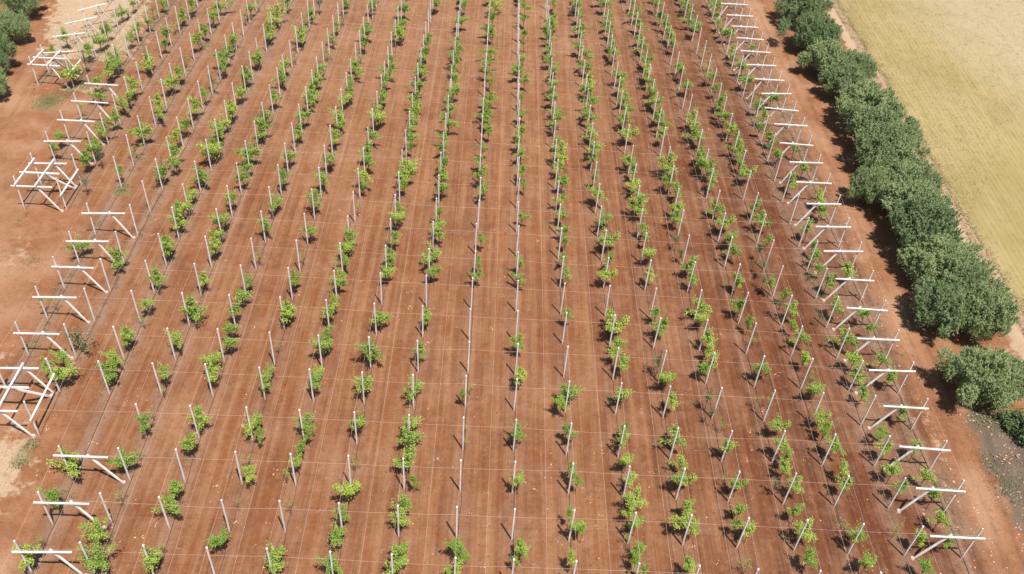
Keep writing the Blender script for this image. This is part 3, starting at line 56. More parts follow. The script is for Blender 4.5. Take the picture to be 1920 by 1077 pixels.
def mix(n, fac, a, b, mode='MIX'):
    x = N(n, 'ShaderNodeMix', data_type='RGBA', blend_type=mode)
    for s, v in ((x.inputs[0], fac), (x.inputs[6], a), (x.inputs[7], b)):
        if isinstance(v, (int, float)): s.default_value = v
        elif isinstance(v, tuple): s.default_value = (*v, 1)
        else: n.links.new(v, s)
    return x.outputs[2]
def math_(n, op, a, b):
    x = N(n, 'ShaderNodeMath', operation=op)
    for s, v in zip(x.inputs, (a, b)):
        if isinstance(v, (int, float)): s.default_value = v
        else: n.links.new(v, s)
    return x.outputs[0]

def soil_material():
    mt, n, b = newmat('red_soil')
    z = N(n, 'ShaderNodeVertexColor', layer_name='zone'); sep = N(n, 'ShaderNodeSeparateColor'); n.links.new(z.outputs[0], sep.inputs[0])
    z2 = N(n, 'ShaderNodeVertexColor', layer_name='zone2'); sep2 = N(n, 'ShaderNodeSeparateColor'); n.links.new(z2.outputs[0], sep2.inputs[0])
    sand, mud, strip = sep.outputs; till, tan, olive = sep2.outputs
    iso = coords(n, 1, 1); lng = coords(n, 1.25, .035); lng2 = coords(n, 4.2, .09)
    big = nz(n, iso, .09, 5); med = nz(n, iso, .7, 5, .65); fine = nz(n, iso, 6, 6, .7); st = nz(n, lng, 1, 3); st2 = nz(n, lng2, 1, 2)
    c = mix(n, mr(n, big, .35, .65), SOIL_A, SOIL_B)
    c = mix(n, math_(n, 'MULTIPLY', mr(n, st, .44, .62), till), c, SOIL_L)
    c = mix(n, math_(n, 'MULTIPLY', math_(n, 'MULTIPLY', mr(n, st2, .55, .75), till), .55), c, SOIL_D)  # dark furrow stripes: moist soil plus furrow shade put into the colour
    c = mix(n, mr(n, till, .6, 1, .12, .85), c, (.118, .034, .013))
    c = mix(n, math_(n, 'MULTIPLY', mr(n, st2, .52, .62), mr(n, till, .6, 1, .15, .8)), c, (.085, .028, .013))  # stripes deepen to the right: moist soil with furrow shade painted in
    z3 = N(n, 'ShaderNodeVertexColor', layer_name='zone3'); sep3 = N(n, 'ShaderNodeSeparateColor'); n.links.new(z3.outputs[0], sep3.inputs[0])
    c = mix(n, math_(n, 'MULTIPLY', sep3.outputs[1], mr(n, med, .3, .65, .25, .85)), c, SOIL_L)
    rutfac = math_(n, 'MULTIPLY', sep3.outputs[0], mr(n, med, .3, .6, .45, .95))
    c = mix(n, rutfac, c, (.070, .026, .013))
    c = mix(n, math_(n, 'MULTIPLY', sep3.outputs[2], mr(n, med, .3, .7, .3, .8)), c, (.31, .175, .098))
    c = mix(n, math_(n, 'MULTIPLY', tan, mr(n, med, .2, .8, .5, 1.)), c, TRACK)
    c = mix(n, math_(n, 'MULTIPLY', math_(n, 'MULTIPLY', sep3.outputs[1], tan), .75), c, (.40, .24, .145)); c = mix(n, math_(n, 'MULTIPLY', math_(n, 'MULTIPLY', sep3.outputs[0], tan), .7), c, (.14, .06, .032))
    c = mix(n, math_(n, 'MULTIPLY', strip, mr(n, med, .3, .6, .35, .9)), c, STRIP)
    mot = nz(n, iso, 1.9, 4, .7); c = mix(n, mr(n, mot, .53, .68, 0, .4), c, (.105, .038, .017)); c = mix(n, mr(n, mot, .44, .32, 0, .35), c, (.28, .14, .075))
    pat = nz(n, iso, .22, 5, .65); c = mix(n, math_(n, 'MULTIPLY', mr(n, pat, .5, .68), mr(n, tan, 0, 1, .25, .8)), c, (.34, .195, .115)); c = mix(n, mr(n, pat, .46, .34, 0, .4), c, (.135, .058, .03))
    def masked(m, lo=.42, hi=.58, s=med):     # mask edge broken by noise
        return mr(n, math_(n, 'ADD', m, mr(n, s, .25, .75, -.35, .35)), lo, hi)
    c = mix(n, masked(sand), c, SAND); c = mix(n, masked(mud, .35, .65), c, MUD); c = mix(n, math_(n, 'MULTIPLY', masked(olive, .5, .8), .6), c, (.16, .15, .06))
    c = mix(n, mr(n, med, .5, .75, 0, .35), c, (.28, .165, .11))
    c = mix(n, mr(n, fine, .58, .76, 0, .5), c, (.32, .18, .11)); c = mix(n, mr(n, fine, .45, .26, 0, .7), c, (.07, .026, .013))
    n.links.new(c, b.inputs['Base Color']); b.inputs['Roughness'].default_value = .95
    h = math_(n, 'ADD', math_(n, 'MULTIPLY', fine, .17), math_(n, 'MULTIPLY', math_(n, 'MULTIPLY', st2, till), .38))
    h = math_(n, 'ADD', h, math_(n, 'MULTIPLY', med, .12))
    bp = N(n, 'ShaderNodeBump'); bp.inputs['Distance'].default_value = .8; bp.inputs['Strength'].default_value = .75
    n.links.new(h, bp.inputs['Height']); n.links.new(bp.outputs[0], b.inputs['Normal'])
    return mt
SOIL_A, SOIL_B, SOIL_L, SOIL_D = (.178, .062, .023), (.22, .086, .034), (.31, .155, .076), (.085, .027, .012)
TRACK, STRIP, SAND, MUD = (.285, .132, .064), (.24, .150, .100), (.40, .28, .175), (.135, .098, .070)

def field_material():
    mt, n, b = newmat('dry_grass')
    iso = coords(n, 1, 1); lng = coords(n, 1.1, .09, 1, -.02); cr = coords(n, .5, 5)
    big = nz(n, iso, .045, 4); med = nz(n, iso, .5, 6, .7); fine = nz(n, iso, 4.5, 6, .75); st = nz(n, lng, 1, 4)
    z2 = N(n, 'ShaderNodeVertexColor', layer_name='zone2'); sep2 = N(n, 'ShaderNodeSeparateColor'); n.links.new(z2.outputs[0], sep2.inputs[0])
    c = mix(n, mr(n, big, .4, .62), (.33, .245, .105), (.27, .208, .078))
    c = mix(n, mr(n, st, .45, .72, 0, .6), c, (.35, .28, .14))
    wv = N(n, 'ShaderNodeTexWave', wave_type='BANDS', bands_direction='X'); wv.inputs['Scale'].default_value = .42; wv.inputs['Distortion'].default_value = 5; wv.inputs['Detail'].default_value = 3; wv.inputs['Detail Scale'].default_value = .35
    n.links.new(coords(n, 1, .35, 1, .05), wv.inputs['Vector']); wf = math_(n, 'MULTIPLY', mr(n, wv.outputs['Fac'], .5, .95), mr(n, med, .35, .65))
    c = mix(n, math_(n, 'MULTIPLY', wf, .55), c, (.19, .155, .06))
    c = mix(n, sep2.outputs[2], c, (.36, .295, .18))
    c = mix(n, mr(n, med, .5, .75, 0, .5), c, (.20, .165, .06))
    c = mix(n, mr(n, fine, .55, .75, 0, .5), c, (.43, .35, .2)); c = mix(n, mr(n, fine, .45, .25, 0, .6), c, (.15, .12, .05))
    c = mix(n, sep2.outputs[0], c, (.27, .20, .125))
    n.links.new(c, b.inputs['Base Color'])
    bp = N(n, 'ShaderNodeBump'); bp.inputs['Distance'].default_value = .6; bp.inputs['Strength'].default_value = .6
    n.links.new(math_(n, 'ADD', math_(n, 'MULTIPLY', fine, .25), math_(n, 'MULTIPLY', st, .5)), bp.inputs['Height']); n.links.new(bp.outputs[0], b.inputs['Normal'])
    return mt

def leaf_material(name, dark, light, third, trans=.35, scale=1.3):
    mt, n, b = newmat(name)
    g = N(n, 'ShaderNodeNewGeometry')
    rnd = g.outputs['Random Per Island']
    oi = N(n, 'ShaderNodeObjectInfo')
    c = mix(n, rnd, dark, light); c = mix(n, mr(n, rnd, .78, .95), c, third)
    big = nz(n, g.outputs['Position'], scale, 2)
    c = mix(n, mr(n, big, .35, .65, 0, .5), c, third)
    hs = N(n, 'ShaderNodeHueSaturation'); n.links.new(c, hs.inputs['Color'])
    n.links.new(mr(n, oi.outputs['Random'], 0, 1, .82, 1.15), hs.inputs['Value']); n.links.new(mr(n, oi.outputs['Random'], 0, 1, .515, .485), hs.inputs['Hue'])
    c = hs.outputs[0]; n.links.new(c, b.inputs['Base Color']); b.inputs['Roughness'].default_value = .6; b.inputs['Specular IOR Level'].default_value = .25
    tr = N(n, 'ShaderNodeBsdfTranslucent'); n.links.new(c, tr.inputs[0]); ms = N(n, 'ShaderNodeMixShader'); ms.inputs[0].default_value = trans
    n.links.new(b.outputs[0], ms.inputs[1]); n.links.new(tr.outputs[0], ms.inputs[2]); n.links.new(ms.outputs[0], n.nodes['Material Output'].inputs[0])
    return mt
def plain(name, col, var=.2, scale=3, rough=.85, col2=None):
    mt, n, b = newmat(name); iso = coords(n, 1, 1, .4)
    f = nz(n, iso, scale, 5, .6); d = col2 or tuple(x*(1-var*2) for x in col)
    n.links.new(mix(n, mr(n, f, .3, .7), d, col), b.inputs['Base Color']); b.inputs['Roughness'].default_value = rough
    return mt
def concrete_material():
    mt, n, b = newmat('white_concrete'); iso = coords(n, 1, 1, .35)
    f = nz(n, iso, 2.2, 5, .65); g = N(n, 'ShaderNodeNewGeometry'); sx = N(n, 'ShaderNodeSeparateXYZ'); n.links.new(g.outputs['Position'], sx.inputs[0])
    c = mix(n, mr(n, f, .35, .65), (.60, .57, .53), (.80, .78, .74))
    oi = N(n, 'ShaderNodeObjectInfo'); c = mix(n, mr(n, oi.outputs['Random'], 0, 1, 0, .35), c, (.62, .56, .50))
    low = math_(n, 'ADD', mr(n, sx.outputs[2], 0, 1.1, 1, 0), mr(n, f, .3, .7, -.35, .25))     # red dust splashed up the foot
    c = mix(n, mr(n, low, .2, 1, 0, .7), c, (.42, .22, .13)); n.links.new(c, b.inputs['Base Color']); b.inputs['Roughness'].default_value = .85
    return mt
M = dict(
    soil=soil_material(), field=field_material(),
    leaf=leaf_material('fresh_leaves', (.18, .31, .045), (.33, .48, .08), (.45, .52, .12)),
    dull=leaf_material('grey_green_leaves', (.10, .15, .06), (.18, .24, .10), (.22, .27, .12)),
    hedge=leaf_material('hedge_leaves', (.155, .235, .085), (.29, .385, .155), (.43, .48, .26), .4, .6),
    weed=leaf_material('weed_leaves', (.11, .165, .06), (.17, .23, .09), (.22, .25, .12)),
    concrete=concrete_material(), bark=plain('bark', (.16, .11, .07), .2, 6),
    foot=plain('concrete_footing', (.5, .41, .33), .15, 4), wire=plain('galvanised_wire', (.60, .42, .33), .05, 2, .6),
    hose=plain('black_hose', (.035, .03, .03), .1, 2, .5), clod=plain('pale_clods', (.62, .40, .27), .12, 5, .9, (.42, .24, .15)),
    straw=plain('dead_stems', (.45, .32, .23), .1, 5))

# ------------------------------------------------------------------ helpers
def tag(o, label=None, cat=None, group=None, kind=None):
    for k, v in (('label', label), ('category', cat), ('group', group), ('kind', kind)):
        if v: o[k] = v
    return o
def link(name, me, mat, parent=None):
    if mat and not me.materials: me.materials.append(mat)
    o = bpy.data.objects.new(name, me); COL.objects.link(o); o.parent = parent; return o
def mesh(name, V, Fc, mat=None):
    me = bpy.data.meshes.new(name); me.from_pydata([tuple(v) for v in V], [], Fc); me.update()
    if mat: me.materials.append(mat)
    return me
def empty(name, loc, rz=0):
    o = bpy.data.objects.new(name, None); COL.objects.link(o); o.location = loc; o.rotation_euler = (0, 0, rz); o.empty_display_size = .3; return o
class MB:
    def __init__(s): s.V = []; s.F = []
    def tube(s, pts, rad, n=6, cap=True):
        pts = [Vector(q) for q in pts]; k0 = len(s.V)
        rad = rad if isinstance(rad, (list, tuple)) else [rad]*len(pts)
        for k, q in enumerate(pts):
            d = (pts[min(k+1, len(pts)-1)]-pts[max(k-1, 0)]).normalized()
            a = d.orthogonal().normalized(); b = d.cross(a)
            for i in range(n):
                t = 2*math.pi*i/n; s.V.append(q+(a*math.cos(t)+b*math.sin(t))*rad[k])
        for k in range(len(pts)-1):
            for i in range(n): s.F.append((k0+k*n+i, k0+k*n+(i+1) % n, k0+(k+1)*n+(i+1) % n, k0+(k+1)*n+i))
        if cap: s.F.append(tuple(range(k0+n-1, k0-1, -1))); s.F.append(tuple(range(len(s.V)-n, len(s.V))))
    def bar(s, a, b, w, t=None, w2=None):        # square bar with chamfered section
        a = Vector(a); b = Vector(b); t = t or w; w2 = w2 or w; d = (b-a).normalized()
        x = Vector((0, 0, 1)) if abs(d.z) < .8 else Vector((0, 1, 0))
        u = d.cross(x).normalized(); v = d.cross(u).normalized(); k0 = len(s.V); c = .8
        sec = [(1, c), (c, 1), (-c, 1), (-1, c), (-1, -c), (-c, -1), (c, -1), (1, -c)]
        for q, ww in ((a, w), (b, w2)):
            for p_, r_ in sec: s.V.append(q+u*p_*ww/2+v*r_*t/2*ww/w)
        for i in range(8): s.F.append((k0+i, k0+(i+1) % 8, k0+8+(i+1) % 8, k0+8+i))
        s.F.append(tuple(range(k0+7, k0-1, -1))); s.F.append(tuple(range(k0+8, k0+16)))
    def mesh(s, name, mat=None): return mesh(name, s.V, s.F, mat)
def leaves_mesh(name, C, size, mat, flat=.5, asp=1.6, seed=0):
    """many leaf-sized faces at centres C, random orientation"""
    rs = np.random.RandomState(seed); n = len(C); C = np.asarray(C, float)
    nr = rs.normal(size=(n, 3)); nr[:, 2] = np.abs(nr[:, 2])+flat; nr /= np.linalg.norm(nr, axis=1)[:, None]
    a = rs.normal(size=(n, 3)); a -= nr*(a*nr).sum(1)[:, None]; a /= np.linalg.norm(a, axis=1)[:, None]; b = np.cross(nr, a)
    sz = (size*rs.uniform(.65, 1.35, n))[:, None]
    # a leaf: four corners, folded a little along its mid line
    P = np.stack([C-a*sz*asp/2, C+b*sz/2-nr*sz*.12, C+a*sz*asp/2, C-b*sz/2-nr*sz*.12], 1).reshape(-1, 3)
    me = bpy.data.meshes.new(name); me.vertices.add(4*n); me.vertices.foreach_set('co', P.ravel())
    me.loops.add(4*n); me.loops.foreach_set('vertex_index', np.arange(4*n)); me.polygons.add(n)
    me.polygons.foreach_set('loop_start', np.arange(0, 4*n, 4)); me.polygons.foreach_set('loop_total', np.full(n, 4))
    me.update(calc_edges=True); me.validate(); me.materials.append(mat); return me

# ------------------------------------------------------------------ the ground
ROWX = {}
def row_x(i, y):
    """x of row i at y (fitted through its posts)"""
    if i not in ROWX:
        q = [(b, a) for (ii, j, a, b) in POSTS if ii == i]
        ys = np.array([t[0] for t in q]); xs = np.array([t[1] for t in q])
        ROWX[i] = np.poly1d(np.polyfit(ys, xs, 2 if len(q) > 8 else 1)) if len(q) > 3 else np.poly1d([xs.mean()])
        if len(q) > 8: ROWX[i] = (ROWX[i], ys.min(), ys.max(), np.poly1d(np.polyfit(ys, xs, 1)))
        else: ROWX[i] = (ROWX[i], ys.min(), ys.max(), ROWX[i])
    f2, a, b, f1 = ROWX[i]
    y = np.asarray(y, float); yc = np.clip(y, a-5, b+5)
    return f2(yc)+f1.deriv()(0)*(y-yc)
def smooth(x, a, b): t = np.clip((x-a)/(b-a), 0, 1); return t*t*(3-2*t)
def fnoise(x, y, s, seed=0.): return noise.noise(Vector((x*s, y*s, seed)))
X0_, X1_, Y0_, Y1_ = -112., 122., 28., 200.
nx, ny = int((X1_-X0_)/.34), int((Y1_-Y0_)/.8)
gx = np.linspace(X0_, X1_, nx); gy = np.linspace(Y0_, Y1_, ny)
GX, GY = np.meshgrid(gx, gy)
rowcol = np.stack([row_x(i, gy) for i in range(-6, 17)], 1)            # ny x 23
dx = GX[:, :, None]-rowcol[:, None, :]; near = np.abs(dx).min(2)
rel = np.take_along_axis(dx, np.abs(dx).argmin(2)[:, :, None], 2)[:, :, 0]
edgeL = np.where(GY < 57.6, rowcol[:, 6][:, None], np.where(GY < 89, rowcol[:, 4][:, None], np.where(GY < 118, rowcol[:, 2][:, None], rowcol[:, 0][:, None])))
edgeR = rowcol[:, 22][:, None]
NZ1 = np.array([[fnoise(x, y, .12) for x in gx[::4]] for y in gy[::2]])
def upsample(A):
    yi = np.linspace(0, A.shape[0]-1, ny); xi = np.linspace(0, A.shape[1]-1, nx)
    y0 = np.clip(yi.astype(int), 0, A.shape[0]-2); x0 = np.clip(xi.astype(int), 0, A.shape[1]-2); fy = (yi-y0)[:, None]; fx = (xi-x0)[None]
    return (A[y0][:, x0]*(1-fx)+A[y0][:, x0+1]*fx)*(1-fy)+(A[y0+1][:, x0]*(1-fx)+A[y0+1][:, x0+1]*fx)*fy
NZ1 = upsample(NZ1)
NZ2 = upsample(np.array([[fnoise(x, y, .5, 9) for x in gx[::4]] for y in gy[::2]]))
trackn = None
inside = smooth(GX-edgeL, -2.5, -.5)*smooth(edgeR+2.8-GX, 0, 1.5)
# wheel ruts: two in every alley, deeper towards the right-hand side
alley = np.abs(rel)
right = smooth(GX, 5, 38)
wan = upsample(np.array([[fnoise(x*.9, y*.35, .22, 5) for x in gx[::4]] for y in gy[::2]]))
wan2 = upsample(np.array([[fnoise(x*.5, y*.6, .12, 7) for x in gx[::4]] for y in gy[::2]]))
alley = np.abs(rel+.35*wan+.25*wan2)
rut = np.exp(-((alley-1.55)/.17)**2)+.5*np.exp(-((alley-1.15)/.14)**2)*(NZ1 > -.1)+.35*np.exp(-((alley-2.1)/.16)**2)
rutc = (np.exp(-((alley-1.5)/.13)**2)*(wan > -.25)+.8*np.exp(-((alley-1.05)/.10)**2)*(wan2 > -.05)+.7*np.exp(-((alley-2.05)/.12)**2)*(wan < .15))*(.42+.8*right)
Z = -.21*rut*(.35+.65*right)*inside
# the one deep rut of the alley between rows 14 and 15 from the left
d15 = GX-(rowcol[:, 20][:, None]+2.6); rutc = np.maximum(rutc, .9*np.exp(-(d15/.22)**2)); Z += (-.22*np.exp(-(d15/.3)**2)+.10*np.exp(-((d15-.8)/.35)**2)+.08*np.exp(-((d15+.8)/.35)**2))*inside
Z += .10*np.exp(-(rel/.55)**2)*inside+.03*NZ2+.12*NZ1
# track along the hedge: wheel tracks
tr = GX-(edgeR+4.3+.5*NZ1); Z += -.07*(np.exp(-((tr-.9)/.25)**2)+np.exp(-((tr+.9)/.25)**2))*(GX > 40)
Z += .35*np.exp(-((GX-60.8)/1.1)**2)-.45*np.exp(-((GX-62.2)/.5)**2)     # bank and ditch beside the dry field
Z += smooth(GX, 49.3, 51.5)*smooth(63-GY+NZ1*2, 0, 3)*(.30+.7*NZ2+.25*NZ1)*(GX < 60)  # mud heap
Z -= np.exp(-((GX-51.0-.5*NZ2)/.16)**2)*smooth(GY, 54.5, 56)*smooth(60-GY, 0, 1)*.5
sand = np.zeros_like(GX)
def blob(x, y, rx, ry, rot=0):
    c, s = math.cos(rot), math.sin(rot); u = (GX-x)*c+(GY-y)*s; v = -(GX-x)*s+(GY-y)*c
    return np.exp(-((u/rx)**2+(v/ry)**2))
sand = np.maximum.reduce([.95*smooth(GX, 59.3, 60.6)*smooth(63.6-GX+.8*NZ2, 0, .7), blob(-66, 140, 8, 24, .25)*1.1, blob(-63, 133, 5, 12, .2), blob(-40, 172, 50, 9)*1.0, blob(-60, 118, 4, 5)*.6, blob(-54, 79, 3, 5)*.45, blob(45.8, 58.5, 2.5, 8)*.38, blob(47, 75, 2, 12)*.3, blob(-44, 49, 5, 7)*.75, blob(-50, 62, 4, 6)*.45, blob(-30, 165, 40, 8)*.6, blob(57, 70, 5, 2.2)*.75, blob(61, 72, 2, 6)*.9, .8*np.exp(-((GX-62.0)/1.0)**4)])
sand = sand*(1-.75*smooth(GX-edgeL, -1, 1.5)*(GY < 125)*(GX < 0))
mud = np.maximum.reduce([.62*np.exp(-((GX-62.4-.3*NZ2)/.5)**2), smooth(GX, 49.4+.9*NZ2, 50.9+.9*NZ2)*smooth(64-GY+NZ1*3, 0, 2), blob(-44, 51, 4, 4)*.4])*(GX < 63.5)*(.8+.5*NZ1)
strip = np.exp(-(rel/(.95+.25*NZ2))**4)*inside*(.35+.65*np.maximum(smooth(GX, 32, 44), smooth(-GX, 15, 40)))
strip = np.maximum(strip, .75*smooth(GX, edgeR-6, edgeR-4.5)*smooth(edgeR+3.4-GX, 0, 2)*np.clip(NZ1*1.5+.75, 0, 1))
till = np.clip(inside*(.6+.4*right), 0, 1); tan = np.clip(1-inside, 0, 1)*.8
olive = np.maximum.reduce([blob(-63, 112, 3, 3), blob(-46.3, 92.5, 2, 2)*.9, blob(-41.5, 51.5, 1.5, 2.5)*.9, blob(-60, 117, 3, 2)*.8, blob(-64, 127, 2, 6)*.6, blob(53, 55, 2.5, 4)*.55])
fld = smooth(GX+.5*NZ2, 63.0, 64.5)
lane = np.exp(-((alley-1.75-.3*NZ1-.12*wan)/.42)**2)
dry = np.clip(smooth(GY, 95, 165)*(1-.55*right)*.6+.8*np.clip(NZ1-.12, 0, .5)+blob(-22, 130, 26, 30)*.25, 0, 1)*inside
xl = np.interp(GY, [30, 45, 60, 80, 100, 115, 145, 190], [-39, -44, -50, -57, -66.5, -68.5, -72, -77])+.6*NZ1; dl = GX-xl
dr_ = GX-(edgeR+4.6+.5*NZ1); out = 1-inside
tl = (np.exp(-((dl-.95)/.22)**2)+np.exp(-((dl+.95)/.22)**2)+.7*np.exp(-((dl-2.2)/.18)**2)*(NZ1 > 0)+.6*np.exp(-((dl+2.6)/.2)**2)*(NZ1 < .1))*.55
tt_ = (np.exp(-((dr_-1.2)/.16)**2)*1.3+np.exp(-((dr_+.5)/.2)**2)+.6*np.exp(-((dr_+1.5)/.16)**2)*(wan > 0))*.6
pale = np.clip(np.exp(-(dl/2.6)**2)*(.35+NZ1)+np.exp(-((dr_+.6)/1.5)**2)*(.45+1.2*NZ1)+(GX < 0)*np.clip(NZ1*1.6+wan2*1.2-.1, 0, .9), 0, 1)*out
Z3 = np.stack([np.clip(np.maximum(rutc*inside, np.maximum(tl, tt_)*out), 0, 1), np.maximum(lane*inside*np.clip(.62-.42*right+NZ1*.8, 0, 1), pale), dry, np.ones_like(sand)], 2).reshape(-1, 4).clip(0, 1)
V = np.stack([GX, GY, Z], 2).reshape(-1, 3)
isfield = GX > 63.0+1.1*NZ2; ispath = ((GX > edgeR+2.6) | (GX < edgeL-2.2)) & ~isfield
cls = np.where(isfield, 2, np.where(ispath, 1, 0))[:-1, :-1]
Z1 = np.stack([sand, mud, strip, np.ones_like(sand)], 2).reshape(-1, 4).clip(0, 1)
fieldpale = np.clip(smooth(GX+.25*GY, 108, 128)*.8+NZ1*.3, 0, 1)
Z2 = np.stack([np.where(GX > 62.5, (1-fld)*.5, till), tan, np.where(GX > 62.5, fieldpale, olive), np.ones_like(sand)], 2).reshape(-1, 4).clip(0, 1)
def ground_part(name, k, mat):
    jj, ii = np.nonzero(cls == k); a = jj*nx+ii; Q = np.stack([a, a+1, a+nx+1, a+nx], 1)
    u, inv = np.unique(Q, return_inverse=True); Q = inv.reshape(-1, 4); n = len(Q)
    me = bpy.data.meshes.new(name); me.vertices.add(len(u)); me.vertices.foreach_set('co', V[u].ravel())
    me.loops.add(4*n); me.loops.foreach_set('vertex_index', Q.ravel().astype(np.int32)); me.polygons.add(n)
    me.polygons.foreach_set('loop_start', np.arange(0, 4*n, 4)); me.polygons.foreach_set('loop_total', np.full(n, 4))
    me.update(calc_edges=True); me.polygons.foreach_set('use_smooth', np.ones(n, bool))
    for nm, arr in (('zone', Z1), ('zone2', Z2), ('zone3', Z3)):
        at = me.color_attributes.new(nm, 'FLOAT_COLOR', 'POINT'); at.data.foreach_set('color', arr[u].ravel())
    return tag(link(name, me, mat), kind='structure')
ground_part('ground', 0, M['soil']); ground_part('path', 1, M['soil']); ground_part('field', 2, M['field'])
# land beyond, sinking just below the modelled sheets
me = mesh('terrain', [(-1500, -1500, -.6), (1500, -1500, -.6), (1500, 1500, -.6), (-1500, 1500, -.6)], [(0, 1, 2, 3)])
tag(link('terrain', me, M['soil']), kind='structure')
def gz(x, y):
    i = int((x-X0_)/(X1_-X0_)*(nx-1)); j = int((y-Y0_)/(Y1_-Y0_)*(ny-1))
    return float(Z[min(max(j, 0), ny-1), min(max(i, 0), nx-1)])

# ------------------------------------------------------------------ wording
ORD = 'zeroth first second third fourth fifth sixth seventh eighth ninth tenth eleventh twelfth thirteenth fourteenth fifteenth sixteenth seventeenth eighteenth nineteenth twentieth twenty-first twenty-second twenty-third twenty-fourth twenty-fifth twenty-sixth twenty-seventh twenty-eighth'.split()
def rowname(i):
    k = 17-i
    return 'rightmost row' if k == 1 else ORD[k]+' row from the right'
ROWPOSTS = {}
for (i, j, x, y) in POSTS: ROWPOSTS.setdefault(i, []).append((y, j, x))
for i in ROWPOSTS: ROWPOSTS[i].sort()
def postnum(i, j): return [t[1] for t in ROWPOSTS[i]].index(j)+1
PXY = {(i, j): (x, y) for (i, j, x, y) in POSTS}
JS = sorted({j for (_, j, _, _) in POSTS})
LEFT = {j: min(i for (i, jj, _, _) in POSTS if jj == j) for j in JS}
FR = {(LEFT[j], j) for j in JS if PXY[(LEFT[j], j)][0] < -20 and LEFT[j] == (0 if j < 3 else -2 if j < 10 else -4 if j < 16 else -6)} | {(16, j) for j in JS if (16, j) in PXY}

# ------------------------------------------------------------------ posts
def post_mesh(k):
    b = MB(); lean = (random.uniform(-.05, .05), random.uniform(-.05, .05))
    b.bar((0, 0, -.3), (lean[0], lean[1], PH), .135, .13, .12); b.tube([(lean[0], lean[1], PH-.12), (lean[0], lean[1], PH-.08)], .095, 8)
    return b.mesh('post', M['concrete'])
PM = [post_mesh(k) for k in range(6)]
plain_posts = [q for q in POSTS if (q[0], q[1]) not in FR]
plain_posts.sort(key=lambda q: (q[3]+abs(q[0]-8)*.2))
for n_, (i, j, x, y) in enumerate(plain_posts[:300]):
    o = link('trellis_post', PM[n_ % 6], None); o.location = (x, y, 0); o.rotation_euler[2] = (n_ % 4)*math.pi/2+random.uniform(-.1, .1)
    tag(o, 'slim white post, %s from the near end of the %s' % (ORD[postnum(i, j)], rowname(i)), 'post', 'white concrete posts of the orchard trellis')
b = MB()
for (i, j, x, y) in plain_posts[300:]: b.bar((x, y, -.3), (x+random.uniform(-.05, .05), y, PH), .135, .13, .12)
if b.V: tag(link('distant_posts', b.mesh('distant_posts'), M['concrete']), 'slim white posts of the farthest rows at the top', 'posts', kind='stuff')

# ------------------------------------------------------------------ anchor frames
BH = PH*.73
def rot_dir(ang): return Vector((math.cos(ang), math.sin(ang), 0))
def part(name, mbd, root, mat='concrete'): return link(name, mbd.mesh(name), M[mat], root)
seenL = 0; seenR = 0
for j in JS:
    for side in (-1, 1):
        i = LEFT[j] if side < 0 else 16
        if (i, j) not in FR: continue
        x, y = PXY[(i, j)]; root = empty('anchor_frame', (x, y, 0))
        jb = lambda a=.07: random.uniform(-a, a)
        d = Vector((-side, 0, 0))
        if side < 0 and j >= 18: ta = min(.75, .3+.15*(j-17)); d = Vector((math.cos(ta), math.sin(ta), 0))
        elif (i-side, j) in PXY: q = PXY[(i-side, j)]; d = Vector((q[0]-x, q[1]-y, 0)).normalized()
        off = Vector((0, -.16, 0)); zb = BH+jb()
        p_ = MB(); p_.bar((0, 0, -.3), (jb(), jb(), PH), .135, .13, .12); part('post', p_, root)
        p_ = MB(); p_.bar(d*(-.62+jb(.15))+off+Vector((0, 0, zb+jb(.12))), d*(4.1+jb(.2))+off+Vector((0, 0, zb+jb())), .145, .14); part('beam', p_, root)
        p_ = MB(); ft = d*(4.4+jb(.15))+off*1.2; p_.bar(ft+Vector((0, 0, -.1)), d*(2.3+jb(.15))+off*.1+Vector((0, .02, zb+.14)), .165, .15); part('strut', p_, root)
        p_ = MB(); p_.tube([ft+Vector((0, 0, -.1))+d*.05, ft+Vector((0, 0, .16))+d*.05], [.26, .17], 9); part('footing', p_, root, 'foot')
        if side < 0:
            seenL += 1; lab = 'white post, beam and leaning strut, %s end frame up the left edge' % ORD[seenL]
        else:
            seenR += 1; lab = 'white post, beam and leaning strut, %s end frame up the right edge' % ORD[seenR]
        tag(root, lab, 'trellis frame', 'end frames anchoring the trellis at the orchard edge')
